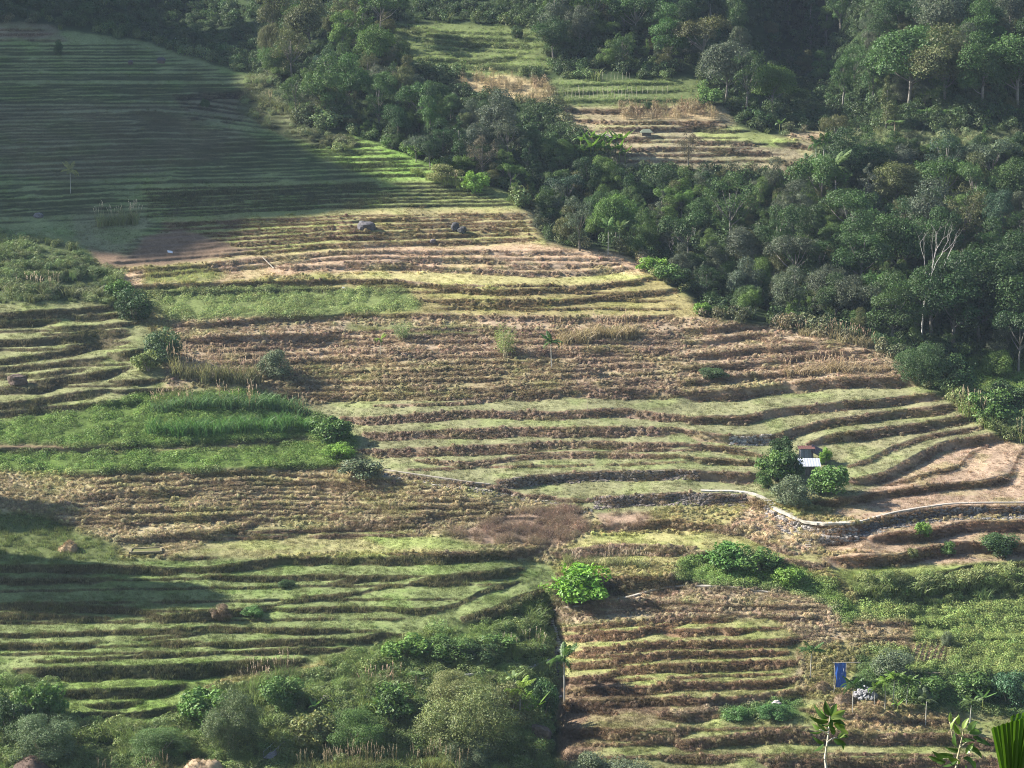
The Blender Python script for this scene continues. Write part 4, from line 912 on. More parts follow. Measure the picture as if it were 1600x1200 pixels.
SHRUBS = [
 (735, 1178, 118, 150, 'fine', (.125, .15, .055), 'big rounded olive green bush beside the banana plants'), (705, 1110, 66, 90, 'fine', OG, 'pale olive bush leaning left of the big rounded olive bush'), (795, 1130, 70, 70, 'fine', (.13, .14, .06), 'thin olive bush right behind the big rounded olive bush'),
 (905, 938, 62, 92, 'leafy', (.13, .25, .035), 'vivid bright green shrub at the head of the stone stair'), (1210, 748, 48, 60, 'leafy', MG, 'broad shrub left of the hut, lowest on the left'), (1222, 716, 36, 34, 'dense', DG, 'small dark bushy tree left of the red roof'),
 (1236, 755, 58, 38, 'leafy', DG, 'dark glossy tree touching the left end of the silver roof'), (1238, 790, 48, 60, 'fine', GG, 'greyish round bush on the path corner below the hut'), (1300, 770, 50, 58, 'leafy', (.095, .17, .045), 'leafy green bush right below the hut'),
 (1276, 770, 30, 34, 'leafy', MG, 'low bush in front of the hut wall'), (1290, 725, 28, 20, 'leafy', BG, 'small bright shrub at the right wall of the hut'), (1196, 760, 30, 26, 'dense', MG, 'low shrub at the end of the brown wall left of the hut'),
 (628, 532, 34, 40, 'feathery', (.15, .20, .08), 'feathery pale green bamboo bush, left of the two on the dry plots'), (788, 556, 54, 48, 'feathery', (.19, .23, .08), 'taller feathery bamboo bush with yellow base on the dry plots'),
 (1440, 840, 28, 26, 'leafy', BG, 'small green shrub on the brown wall below the concrete path'), (1480, 866, 24, 26, 'leafy', MG, 'green shrub on the dark wall left of a larger one by the right edge'), (1560, 866, 36, 62, 'dense', DG, 'larger dark green shrub on the wall by the right edge'), (1424, 875, 22, 20, 'leafy', OG, 'small pale shrub on the wall above the green plots'),
 (255, 566, 52, 50, 'dense', (.07, .115, .05), 'dark dense shrub at the left end of the tall reeds'), (232, 580, 34, 40, 'leafy', (.14, .17, .06), 'yellow green shrub left of the dark dense shrub by the reeds'), (430, 590, 44, 50, 'fine', GG, 'thin grey shrub at the right end of the tall reeds'),
 (210, 498, 46, 50, 'dense', DG, 'dark shrub on the corner of the left terraces'), (185, 468, 34, 40, 'leafy', MG, 'round green shrub on the knoll corner'), (515, 690, 44, 62, 'leafy', MG, 'leafy shrub at the right end of the green creepers'), (570, 745, 32, 64, 'leafy', GG, 'greyish shrub at the start of the stone wall'), (530, 716, 26, 50, 'dense', BG, 'bright low shrub below the end of the creepers'),
 (365, 1175, 105, 90, 'fine', (.085, .115, .05), 'big grey green tree like shrub left of the lower stair'), (70, 1190, 80, 110, 'fine', (.09, .13, .06), 'big grey green bush in the lower left corner'), (55, 1125, 66, 60, 'leafy', MG, 'green shrub above the grey bush in the lower left corner'), (15, 1150, 76, 60, 'dense', DG, 'dark bush on the left edge near the bottom'),
 (80, 1120, 56, 44, 'leafy', (.10, .18, .045), 'bright leafy shrub at the left end of the lowest terraces'), (485, 1165, 60, 66, 'leafy', OG, 'yellow green shrub right of the lower stair'), (560, 1170, 70, 90, 'dense', MG, 'dense green shrub between the lower stair and the olive bush'), (610, 1120, 60, 70, 'leafy', MG, 'leafy shrub below the arching tall grass'), (440, 1110, 60, 70, 'dense', MG, 'green shrub above the lower stair'),
 (320, 1135, 66, 80, 'leafy', (.10, .18, .045), 'light green shrub below the lowest terraces'), (250, 1180, 50, 90, 'dense', (.075, .125, .04), 'dark green shrub in the shade at the bottom'), (735, 1198, 60, 84, 'fine', (.09, .12, .065), 'grey bush at the bottom below the olive bush'), (925, 1222, 52, 60, 'fine', GG, 'grey sapling bush at the bottom edge, left of two'), (975, 1226, 44, 70, 'fine', GG, 'grey sapling bush at the bottom edge, right of two'),
 (850, 1120, 66, 44, 'dense', (.05, .095, .035), 'dark green shrub behind the banana plants'), (700, 1022, 34, 70, 'dense', MG, 'big leafy shrub on the bank below the curved green plot'), (780, 1016, 30, 60, 'leafy', MG, 'leafy shrub on the bank left of the stone stair'), (640, 1030, 40, 70, 'leafy', (.10, .17, .04), 'light shrub on the bank under the green plots'), (745, 1030, 30, 60, 'dense', DG, 'dark shrub at the foot of the bank above the narrow path'),
 (1135, 885, 42, 70, 'leafy', (.085, .17, .04), 'leafy shrub on the vine covered wall, left'), (1190, 895, 40, 60, 'leafy', MG, 'leafy shrub on the vine covered wall, middle'), (1235, 912, 30, 46, 'leafy', BG, 'leafy shrub on the vine covered wall, right'), (1395, 1060, 48, 56, 'fine', (.10, .13, .075), 'grey green broadleaf bush right of the blue tarp'),
 (1575, 1100, 56, 60, 'dense', (.045, .095, .045), 'dark bluish bush near the right edge above the palm'), (1520, 1085, 40, 60, 'leafy', MG, 'green bush left of the dark bluish bush'), (1450, 1090, 38, 60, 'leafy', MG, 'green bush behind the row of young palms'), (1480, 1010, 26, 18, 'fine', GG, 'small pale sapling at the planted bed'), (1205, 1122, 26, 50, 'dense', (.06, .13, .04), 'low dark green bush beside the round stone on the dry terraces'), (1150, 1122, 20, 40, 'leafy', (.07, .14, .04), 'low green bush left of the round stone'),
 (395, 965, 20, 34, 'dense', (.08, .15, .045), 'dark green weed clump at the tip of the shadow'), (348, 968, 26, 30, 'fine', (.16, .12, .08), 'brown dead bush at the tip of the shadow'), (447, 917, 12, 24, 'dense', DG, 'tiny dark green bush between two light plots'),
 (1440, 600, 70, 80, 'dense', DG, 'dark round bush behind the right bend of the terraces'), (1490, 612, 60, 70, 'dense', DG, 'second dark bush behind the right bend of the terraces'), (1545, 660, 54, 70, 'leafy', MG, 'leafy bush at the end of the green clearing'), (1514, 615, 34, 14, 'leafy', BG, 'thin bright sapling in the green clearing'), (1575, 640, 50, 70, 'dense', DG, 'dark bush inside the green clearing'),
 (515, 195, 36, 54, 'leafy', (.13, .18, .08), 'pale green shrub at the edge of the shaded terraces'), (160, 345, 0, 0, '', 0, ''), (1115, 590, 16, 40, 'dense', (.05, .08, .035), 'dark low bush on the dry brown plots'), (612, 232, 20, 26, 'leafy', MG, 'small shrub on the lit terrace tips'), (650, 245, 24, 30, 'leafy', BG, 'round shrub at the end of the lit terrace tips'), (742, 300, 34, 34, 'leafy', BG, 'light green shrub right of the upper terrace tips'), (690, 282, 26, 50, 'fine', OG, 'pale bush along the upper terrace tips'),
 (1022, 425, 26, 44, 'leafy', BG, 'bright bush on the upper bend of the terrace edge'), (1040, 440, 30, 50, 'leafy', MG, 'green bush below the upper bend of the terrace edge'), (1098, 490, 20, 30, 'leafy', BG, 'bright little shrub at the green plot corner'), (808, 60, 18, 16, 'dense', DG, 'small dark shrub in the far green field'), (1012, 175, 18, 12, 'dense', DG, 'dark round shrub in front of the far maize'),
 (320, 168, 14, 12, 'dense', DG, 'small dark shrub in the shaded upper terraces'), (92, 86, 22, 12, 'dense', DG, 'tiny dark tree in the highest shaded terraces'), (1110, 165, 30, 44, 'leafy', MG, 'green bush right of the far maize'),
]
for s_ in SHRUBS:
    if s_[2]: bush(*s_)
ORDW = ORD + ['thirteenth', 'fourteenth', 'fifteenth', 'sixteenth', 'seventeenth', 'eighteenth', 'nineteenth', 'twentieth'] + ['twenty-' + x for x in ORD]
NH = 0
# clipped hedge plants in a row
for i in range(26):
    u = 1418 + i * 7.1 + random.uniform(-1, 1)
    if 1495 < u < 1530: continue
    bush(u, 182 + random.uniform(-1, 1), 13, 8, 'leafy', (.11, .19, .05), ORDW[NH] + ' small round bush of the far hedge row, from left', 'hedge_plant', 'hedge plants in a row under the wooded hill'); NH += 1

# palms
M_FROND = leaf_mat('palm_leaves', objcol=True, transl=.35)
def frond_mesh(ln, droop, leaflets, wd, seed, lw=.055):
    R = np.random.default_rng(seed); mb = MB(); k = 7; t = np.linspace(0, 1, k)
    rach = np.stack([ln * t * (1 - .25 * droop * t), 0 * t, ln * (.55 * t - droop * t * t)], 1); mb.tube(rach, np.linspace(.03, .008, k), 4, (1.1, 1.0, .7), False)
    for i in range(leaflets):
        f_ = .12 + .88 * i / leaflets; a = min(int(f_ * (k - 1)), k - 2); p = rach[a] + (rach[a + 1] - rach[a]) * (f_ * (k - 1) - a)
        L = wd * math.sin(math.pi * min(.15 + f_ * .8, 1)) * R.uniform(.85, 1.15)
        for sd in (-1, 1):
            e = p + np.array([L * .45, sd * L * .85, -L * R.uniform(.15, .5)]); w_ = np.array([lw, 0, .02]); m = (p + e) / 2 + np.array([0, 0, L * .1]); tn = R.uniform(.8, 1.2)
            mb.add([p - w_ * .5, p + w_ * .5, m + w_, m - w_, e], [(0, 1, 2, 3), (3, 2, 4)], (tn, tn, tn * .9))
    return mb.mesh('frond', M_FROND)
FR = [frond_mesh(3.0, d, 17, .8, 500 + i, .11) for i, d in enumerate((.3, .5, .85))]
def palm_trunk(h, r):
    mb = MB(); z = np.linspace(-.3, h, 15); mb.tube(np.stack([.05 * np.sin(z * .5), 0 * z, z], 1), r * (1 + .12 * (np.arange(15) % 2)) * np.linspace(1.1, .8, 15), 8, np.stack([np.repeat(.42 - .10 * (np.arange(15) % 2), 8)] * 3, 1) * np.array([1, .96, .85]))
    return mb.mesh('trunk', M_BARK, True)
PT = palm_trunk(6.0, .10)
sh = MB(); sh.tube([(.02, 0, 5.9), (.01, 0, 6.3), (0, 0, 6.9)], (.12, .13, .05), 8, (.9, 1.0, .7)); SHAFT = sh.mesh('crownshaft', M_FROND, True)
def palm(u, v, hpx, label, col=(.085, .16, .04), name='areca_palm', fr=1.0, nf=9, seed=[0], group=None):
    seed[0] += 1; R = np.random.default_rng(700 + seed[0]); P = world(u, v); s_ = hpx / (F / P[1]) / 7.6
    root = bpy.data.objects.new(name, None); COL.objects.link(root); root.location = tuple(P); root.scale = (s_,) * 3; root.rotation_euler = (R.normal(0, .02), R.normal(0, .02), R.uniform(0, 6.28))
    link('trunk', PT, root); c = link('crownshaft', SHAFT, root); c.color = (.16, .22, .07, 1)
    for i in range(nf):
        o = link('frond', FR[i % 3], root, (0, 0, 6.65 - .04 * i), (0, -R.uniform(.25, .6) if i % 3 == 0 else R.uniform(-.1, .45), i * 2.4 + R.uniform(-.2, .2)), fr)
        o.color = (*(np.array(col) * R.uniform(.8, 1.25)), 1)
    return tag(root, label, 'palm', group)
PALMS = [(882, 1097, 88, 'tall areca palm with pale trunk beside the stone stair', (.075, .14, .04)), (1266, 1062, 58, 'areca palm left of the blue tarp', (.07, .13, .045)), (1332, 1116, 58, 'areca palm right below the blue tarp', (.05, .105, .03)),
 (1366, 1106, 40, 'areca palm before the heap of grey stones', (.10, .17, .04)), (1383, 1108, 56, 'areca palm with bright crown right of the stone heap', (.13, .22, .04)), (1396, 1108, 64, 'taller areca palm second right of the stone heap', (.11, .19, .035)), (1416, 1104, 52, 'areca palm third right of the stone heap', (.09, .16, .04)),
 (1446, 1136, 56, 'grey green areca palm standing alone right of the palm group', (.085, .12, .06)), (1515, 1145, 62, 'areca palm behind the foreground sapling on the right', (.12, .18, .07)), (812, 1142, 84, 'slender areca palm left of the banana plants', (.16, .24, .045)), (820, 1132, 50, 'young areca palm among the banana plants', (.15, .25, .04)),
 (862, 576, 50, 'dark little palm on a thin stem on the dry plots', (.06, .12, .035)), (595, 556, 30, 'tiny yellow green palm on the dry plots', (.17, .25, .04)), (110, 302, 42, 'lone thin tree palm lit in the shaded terraces', (.25, .25, .10)),
 (1304, 338, 92, 'very tall thin palm over the middle of the forest', (.10, .15, .06)), (968, 395, 46, 'thin leaning palm on the upper terrace edge', (.10, .15, .06)), (950, 398, 50, 'bushy palm left of the thin leaning palm', (.09, .16, .045)),
 (1275, 262, 44, 'dark palm at the end of the far pale terraces, left', (.05, .10, .035)), (1288, 264, 50, 'dark palm at the end of the far pale terraces, right', (.045, .09, .03)), (1270, 300, 46, 'dark palm below the end of the far pale terraces', (.045, .09, .03)), (1258, 286, 40, 'short dark palm in the palm cluster below the far terraces', (.05, .095, .03))]
for u, v, h, lb, c in PALMS: palm(u, v, h, lb, c, nf=8 if h < 45 else 11, fr=1.15 if h < 60 else 1.0)
# tree ferns: a stout stem and a flat star of fronds
TFR = [frond_mesh(2.6, d, 18, .5, 520 + i, .08) for i, d in enumerate((.5, .75))]
tfs = MB(); tfs.tube([(0, 0, -.4), (.1, 0, 2), (0, 0, 4.2)], (.16, .12, .13), 7, (.22, .17, .12)); TFS = tfs.mesh('trunk', M_BARK, True)
def treefern(u, v, hpx, label, seed=[0]):
    seed[0] += 1; R = np.random.default_rng(750 + seed[0]); P = world(u, v); s_ = hpx / (F / P[1]) / 4.6
    root = bpy.data.objects.new('tree_fern', None); COL.objects.link(root); root.location = tuple(P); root.scale = (s_,) * 3; link('trunk', TFS, root)
    for i in range(11):
        o = link('frond', TFR[i % 2], root, (0, 0, 4.15), (0, R.uniform(-.1, .2), i * .571 + R.uniform(-.1, .1))); o.color = (*(np.array((.10, .165, .05)) * R.uniform(.8, 1.3)), 1)
    tag(root, label, 'tree fern')
for a in [(1149, 330, 40, 'pale star shaped tree fern in the middle of the forest'), (1336, 345, 36, 'tree fern under the very tall thin palm'), (1397, 222, 34, 'tree fern at the foot of the wooded hill'), (1120, 350, 36, 'tree fern left below the pale star shaped one'), (1392, 528, 38, 'tree fern on the lower terrace edge'), (1565, 385, 46, 'umbrella like tree fern near the right edge'), (1340, 500, 30, 'tree fern behind the reeds of the terrace edge'), (650, 1080, 34, 'low tree fern behind the olive bush')]: treefern(*a)
# bananas
def banana_leaf(ln, wd, droop, seed):
    R = np.random.default_rng(seed); mb = MB(); k = 9; V = []; C = []
    for i in range(k):
        t = i / (k - 1); x = ln * t * (1 - .2 * droop * t); z = ln * (.9 * t - droop * t * t); w_ = wd * math.sin(math.pi * (.08 + .9 * t)) ** .7 * (0.15 if i == 0 else 1)
        V += [(x, -w_, z - .10 * w_), (x, 0, z), (x, w_, z - .10 * w_)]; C += [(R.uniform(.85, 1.15),) * 3] * 3
    Fc = []
    for i in range(k - 1):
        Fc += [(3 * i, 3 * i + 1, 3 * i + 4, 3 * i + 3), (3 * i + 1, 3 * i + 2, 3 * i + 5, 3 * i + 4)]
    mb.add(V, Fc, np.array(C)); return mb.mesh('leaf', M_FROND)
BL = [banana_leaf(2.2, .32, d, 540 + i) for i, d in enumerate((.15, .5, .9))]
bs = MB(); bs.tube([(0, 0, -.3), (.04, 0, 1.2), (0, 0, 2.4)], (.16, .13, .07), 8, (1, .95, .7)); BST = bs.mesh('stem', M_FROND, True)
def banana(u, v, hpx, label, col=(.13, .23, .045), seed=[0], group=None):
    seed[0] += 1; R = np.random.default_rng(780 + seed[0]); P = world(u, v); s_ = hpx / (F / P[1]) / 4.2
    root = bpy.data.objects.new('banana_plant', None); COL.objects.link(root); root.location = tuple(P); root.scale = (s_,) * 3; st = link('stem', BST, root); st.color = (.16, .19, .07, 1)
    for i in range(7):
        o = link('leaf', BL[(i * 2) % 3], root, (0, 0, 2.3), (0, R.uniform(-.35, .15), i * .9 + R.uniform(-.25, .25))); o.color = (*(np.array(col) * R.uniform(.8, 1.25)), 1)
    return tag(root, label, 'banana plant', group)
banana(803, 1080, 38, 'pale banana plant above the olive bush', (.20, .27, .11)); banana(826, 1140, 56, 'bright banana plant right of the slender palm', (.15, .27, .04)); banana(840, 1128, 50, 'lower banana plant beside the dark shrub', (.12, .21, .04)); banana(492, 1120, 30, 'small banana plant in the dark gap by the lower stair', (.13, .24, .06))
banana(1402, 1118, 30, 'young banana plant among the palms right of the stone heap', (.14, .24, .05)); banana(1535, 1112, 40, 'banana plant on the dark slope near the right edge', (.08, .15, .045))
place = ['far left end', 'left', 'middle', 'right', 'far right end']
k = 0
for v_, row in ((238, 'back'), (252, 'front')):
    for i in range(7):
        u_ = 906 + i * 11 + (5 if row == 'front' else 0); k += 1
        banana(u_ + random.uniform(-2, 2), v_ + random.uniform(-2, 2) + i * .4, random.uniform(30, 40), '%s banana plant from the left in the %s row of the far grove' % (ORD[i], row), (.115, .20, .04), group='banana plants in the far grove')
for u_, v_, lb in ((1100, 160, 'banana plant at the right end of the vegetable rows'), (1092, 150, 'banana plant behind the right end of the vegetable rows'), (1218, 206, 'banana sprout beside the far straw field'), (596, 20, 'tall banana plant on the lit spur'), (578, 22, 'second tall banana plant on the lit spur')): banana(u_, v_, 22, lb, (.10, .17, .05))

# reeds with plumes: each clump a thing
M_REED = leaf_mat('reed_blades', objcol=True, transl=.35)
def reed_obj(seed):
    R = np.random.default_rng(seed); b = blades(70, .95, 2.6, .085, .5, 3, seed, .28); p = MB()
    for k in range(9):
        a = R.uniform(0, 6.28); r = 1.0 * math.sqrt(R.random()); q0 = np.array([r * math.cos(a), r * math.sin(a), 0]); q = q0 * 1.3 + np.array([R.uniform(-.6, .6), R.uniform(-.6, .6), R.uniform(2.2, 3.2)])
        p.tube([q0, q], (.016, .01), 3, (.55, .5, .35), False); d = (q - q0) / np.linalg.norm(q - q0)
        for j in range(14):
            c = q + d * .045 * (j - 7); s2 = R.normal(0, .035, 3); p.add([c, c + s2 + (0, 0, .12), c + d * .2], [(0, 1, 2)], (1, .9, .82))
    return b.mesh('blades', M_REED), p.mesh('plumes', M_REED)
RD = [reed_obj(800 + i) for i in range(4)]
def reeds(u, v, hpx, wpx, col, label, plume=(.55, .47, .36), group=None, seed=[0]):
    seed[0] += 1; R = np.random.default_rng(820 + seed[0]); P = world(u, v); q = F / P[1]; b, p = RD[seed[0] % 4]
    root = bpy.data.objects.new('reed_clump', None); COL.objects.link(root); root.location = (P[0], P[1], P[2] - .05); root.rotation_euler = (0, 0, R.uniform(0, 6.28)); sx = wpx / q / 2.4; sz = hpx / q / 2.9; root.scale = (sx, sx, sz)
    o = link('blades', b, root); o.color = (*(np.array(col) * R.uniform(.85, 1.2)), 1)
    if plume: o2 = link('plumes', p, root); o2.color = (*plume, 1); o2['kind'] = 'stuff'
    return tag(root, label, 'reeds', group)
def reedbank(pts, n, hpx, wpx, col, label, group, seed, plume=(.55, .47, .36)):
    R = np.random.default_rng(seed); pts = np.array(pts, float); d = np.r_[0, np.cumsum(np.hypot(*np.diff(pts, axis=0).T))]
    for i in range(n):
        t = (i + R.uniform(.1, .9)) / n * d[-1]; u = np.interp(t, d, pts[:, 0]); v = np.interp(t, d, pts[:, 1]) + R.uniform(-3, 3)
        reeds(u, v, hpx * R.uniform(.75, 1.2), wpx * R.uniform(.8, 1.2), col, ORDW[i] + ' ' + label + ', from left', plume if R.random() < .55 else None, group)
reedbank([(240, 640), (330, 636), (420, 636), (480, 648)], 18, 34, 34, (.11, .19, .075), 'green reed clump behind the creeper mound', 'reeds along the back of the creeper mound', 1)
reedbank([(235, 680), (330, 678), (420, 674), (490, 672)], 20, 42, 34, (.095, .19, .06), 'green reed clump in front of the creeper mound', 'reeds along the front of the creeper mound', 2, None)
reedbank([(275, 590), (330, 596), (380, 600), (410, 600)], 12, 46, 26, (.20, .20, .10), 'yellowish reed clump right of the dark dense shrub', 'yellowish reeds right of the dark dense shrub', 3)
reedbank([(875, 880), (950, 884), (1010, 886)], 9, 26, 26, (.20, .22, .10), 'plumed reed clump behind the vivid green shrub', 'plumed reeds behind the vivid green shrub', 4, (.66, .6, .5))
reedbank([(785, 1025), (830, 1020), (850, 1010)], 5, 34, 28, (.16, .22, .07), 'plumed grass clump on the bank left of the stone stair', 'plumed grass left of the stone stair', 5, (.68, .63, .54))
reedbank([(560, 1085), (600, 1080), (620, 1078)], 4, 44, 42, (.17, .22, .09), 'arching tall grass clump above the olive bush', 'arching grass above the olive bush', 6, (.6, .5, .4))
reedbank([(390, 1085), (430, 1070), (460, 1060)], 7, 40, 30, (.15, .21, .075), 'plumed reed clump at the right end of the lowest terraces', 'plumed reeds at the end of the lowest terraces', 7, (.6, .53, .42))
reedbank([(455, 1215), (560, 1212), (650, 1210), (740, 1216)], 26, 46, 32, (.19, .215, .085), 'pale plumed grass clump along the bottom edge', 'plumed grass along the bottom edge', 8, (.40, .37, .27))
reedbank([(130, 1222), (210, 1220), (290, 1214)], 9, 34, 30, (.16, .15, .08), 'brown plumed grass clump beside the straw mounds', 'brown plumed grass beside the straw mounds', 9, (.38, .33, .25))
reedbank([(870, 540), (930, 530), (990, 525)], 12, 32, 30, (.30, .25, .15), 'dry pale reed clump on the dry plots', 'dry reeds on the dry plots', 10, (.65, .55, .42))
reedbank([(1230, 588), (1300, 582), (1390, 580)], 12, 26, 28, (.30, .24, .15), 'dry straw reed clump above the light green plot', 'dry reeds above the light green plot', 11, (.7, .6, .45))
reedbank([(1250, 520), (1310, 530), (1370, 545)], 8, 24, 26, (.25, .22, .13), 'dry reed clump under the lower terrace edge', 'dry reeds under the lower terrace edge', 12, (.6, .5, .4))
reedbank([(150, 352), (185, 350), (215, 350)], 7, 30, 24, (.20, .23, .10), 'lit reed clump in the shade above the knoll', 'lit reeds above the knoll', 13, (.7, .65, .5))
reedbank([(0, 455), (70, 460), (160, 462)], 10, 26, 30, (.16, .18, .09), 'pale reed clump along the foot of the knoll', 'reeds along the foot of the knoll', 14, (.6, .55, .45))
reedbank([(935, 272), (950, 270), (962, 268)], 4, 18, 14, (.25, .25, .15), 'white plumed grass clump below the banana grove', 'white plumed grass below the banana grove', 15, (1, 1, 1))
reedbank([(640, 268), (690, 285), (745, 300)], 7, 20, 22, (.17, .22, .07), 'grass clump at the tip of the upper terraces', 'grass at the tips of the upper terraces', 16, (.7, .65, .5))
reedbank([(1500, 640), (1560, 675), (1600, 690)], 8, 36, 34, (.17, .22, .08), 'tall grass clump on the right bend of the terraces', 'tall grass on the right bend of the terraces', 17, (.65, .58, .45))
reedbank([(405, 160), (430, 166), (470, 185)], 6, 20, 22, (.15, .17, .08), 'tall grass clump on the mound with the white sheet', 'tall grass on the mound with the white sheet', 18, (.6, .55, .4))

reedbank([(100, 1150), (200, 1160), (300, 1165)], 12, 40, 44, (.15, .20, .07), 'tall grass clump in the lower left scrub', 'tall grass in the lower left scrub', 19, None)
reedbank([(380, 1110), (470, 1090), (560, 1120), (640, 1110)], 16, 42, 44, (.16, .21, .07), 'tall grass clump on the bank left of the olive bush', 'tall grass on the bank left of the olive bush', 20, None)
reedbank([(540, 1045), (640, 1020), (740, 1000), (840, 965)], 18, 30, 40, (.14, .20, .065), 'tall grass clump along the top of the bank', 'tall grass along the top of the bank', 21, None)
reedbank([(1340, 925), (1450, 922), (1560, 915), (1660, 915)], 18, 26, 36, (.17, .22, .08), 'tall grass clump under the green plots on the right', 'tall grass under the green plots on the right', 22, None)
# bare trees: limbs only
def bare_tree(u, v, hpx, label, seed):
    R = np.random.default_rng(seed); mb = MB(); tk = MB(); P = world(u, v); s_ = hpx / (F / P[1]) / 18
    def grow(p, d, ln, r, dep, m):
        e = p + d * ln; mid = (p + e) / 2 + R.normal(0, .05 * ln, 3); m.tube([p, mid, e], (r, r * .85, r * .65), 5 if dep < 3 else 3, (.40, .38, .35), False)
        if dep < 5:
            for i in range(2 if dep else 3):
                q = d + R.normal(0, .38, 3); q[2] = abs(q[2]) + .25; q /= np.linalg.norm(q); grow(e if i else mid * .3 + e * .7, q, ln * R.uniform(.6, .8), r * .52, dep + 1, mb)
    grow(np.array([0, 0, -.3]), np.array([.02, 0, 1.0]), 7.0, .2, 0, tk)
    root = bpy.data.objects.new('bare_tree', None); COL.objects.link(root); root.location = tuple(P); root.scale = (s_ * .9, s_ * .9, s_)
    link('trunk', tk.mesh('trunk', M_BARK), root); link('limbs', mb.mesh('limbs', M_BARK), root); tag(root, label, 'tree')
bare_tree(1441, 540, 185, 'tall dead white leafless tree at the forest edge', 5); bare_tree(1052, 415, 44, 'small white leafless tree on the upper terrace edge', 8); bare_tree(1084, 385, 56, 'thin leafless tree inside the forest left of the palms', 9)
# ------------------------------------------------------------------ huts, paths, walls, stairs and small things
def flat_mat(name, rough=.8, bump=.3, sc=3, spec=.2, metal=0, var=.25):
    m = noise_mat(name, rough, bump, sc, 'tone', spec, var); m.node_tree.nodes['Principled BSDF'].inputs['Metallic'].default_value = metal; return m
M_CONC = flat_mat('pale_concrete', .9, .2, 1.5); M_WOOD = flat_mat('weathered_boards', .85, .3, 5); M_TIN = flat_mat('corrugated_tin', .45, .05, 1.2, .5, .35, .12); M_STONE = flat_mat('grey_stone', .9, .6, 2.5, .2, 0, .4); M_TARP = flat_mat('blue_plastic_sheet', .4, .2, 1.5, .4); M_WATER = flat_mat('pond_water', .08, .05, .6, .5)
def part(name, mb, mat, parent, smooth=False): return link(name, mb.mesh(name, mat, smooth), parent)
def corrugated(w_, d_, n, amp, th=.03):
    """sheet w_ wide (x), d_ deep (y), ribs along y"""
    k = n * 4 + 1; x = np.linspace(-w_ / 2, w_ / 2, k); z = amp * np.sin(np.linspace(0, n * 2 * math.pi, k)); mb = MB()
    V = np.array([(a, y, b + dz) for dz in (0, -th) for y in (-d_ / 2, d_ / 2) for a, b in zip(x, z)])
    f = []
    for i in range(k - 1):
        f += [(i, i + 1, k + i + 1, k + i), (2 * k + i, 3 * k + i, 3 * k + i + 1, 2 * k + i + 1), (i, 2 * k + i, 2 * k + i + 1, i + 1), (k + i, k + i + 1, 3 * k + i + 1, 3 * k + i)]
    f += [(0, k, 3 * k, 2 * k), (k - 1, 3 * k - 1, 4 * k - 1, 2 * k - 1)]
    return V, f
def hut(u, v, wpx, depth, wall_h, roof_col, wall_col, tilt, label, over=.4, rz=0.0, rise=.0):
    P = world(u, v); q = F / P[1]; W = wpx / q
    root = bpy.data.objects.new('hut', None); COL.objects.link(root); root.location = (P[0], P[1] + depth / 2, P[2] + rise); root.rotation_euler = (0, 0, rz)
    # walls of upright boards, each a board
    n = max(8, int(W / .26)); wall = MB(); 
    for s_ in (-1, 1): wall.box((s_ * (W / 2 - .06), 0, wall_h / 2 - .6), (.10, depth - .12, wall_h + 1.2), 0, np.array(wall_col) * .85)
    wall.box((0, depth / 2 - .06, wall_h / 2), (W - .22, .10, wall_h), 0, np.array(wall_col) * .8)
    wo = part('wall', wall, M_WOOD, root)
    for i in range(n):
        b = MB(); bw = (W - .02) / n; t = random.uniform(.75, 1.2); b.box((-W / 2 + bw * (i + .5), -depth / 2 + random.uniform(-.012, .012), wall_h / 2 - .1), (bw - .03, .05, wall_h + .2), 0, np.array(wall_col) * t)
        part('board', b, M_WOOD, wo)
    for sx in (-1, 1):
        for sy in (-1, 1):
            b = MB(); b.box((sx * (W / 2 - .05), sy * (depth / 2 - .10), wall_h / 2 - .9), (.15, .13, wall_h + 1.8), 0, (.16, .13, .10)); part('post', b, M_WOOD, root)
    V, f = corrugated(W + 2 * over, (depth + 2 * over) / math.cos(tilt), max(8, int((W + 2 * over) / .45)), .014)
    r = MB(); r.add(V, f, roof_col); ro = part('roof', r, M_TIN, root); ro.location = (0, 0, wall_h + .16 + depth / 2 * math.tan(abs(tilt)) * .6); ro.rotation_euler = (tilt, 0, 0)
    for yy in (-.33, .33):
        b = MB(); b.box((0, yy * depth, -.12), (W + over, .08, .10), 0, (.18, .15, .11)); part('rafter', b, M_WOOD, ro)
    return tag(root, label, 'hut')
hut(1265, 742, 27, 1.7, 1.75, (.52, .54, .56), (.20, .17, .14), .34, 'wooden hut with sloping silver tin roof on the terraces', .45)
hut(1260, 722, 20, 1.5, 2.35, (.17, .075, .055), (.20, .225, .27), .06, 'hut with rusty red tin roof standing behind the silver roof', .38, 0, 0)
P = world(1276, 724); q = F / P[1]
sh_ = bpy.data.objects.new('lean_to', None); COL.objects.link(sh_); sh_.location = (P[0] + .3, P[1] + 1.0, P[2])
V, f = corrugated(2.6, 2.4, 8, .03); r = MB(); r.add(V, f, (.10, .07, .075)); o = part('roof', r, M_TIN, sh_); o.location = (0, 0, 2.0); o.rotation_euler = (.45, .48, 0)
for x_, y_, h_ in ((-.95, -.8, 2.1), (.95, -.8, 1.3), (-.95, .8, 2.7), (.95, .8, 1.9)):
    b = MB(); b.box((x_, y_, h_ / 2 - .5), (.10, .10, h_ + .5), 0, (.16, .13, .1)); part('post', b, M_WOOD, sh_)
b = MB()
for i in range(6): b.box((-.6 + .24 * i, -.1, .25 + .1 * (i % 2)), (.16, 1.1, .14), .1 * i, (.25, .12, .10))
part('firewood', b, M_WOOD, sh_)['kind'] = 'stuff'
tag(sh_, 'dark lean-to with low slanting roof right of the red roof', 'shed')

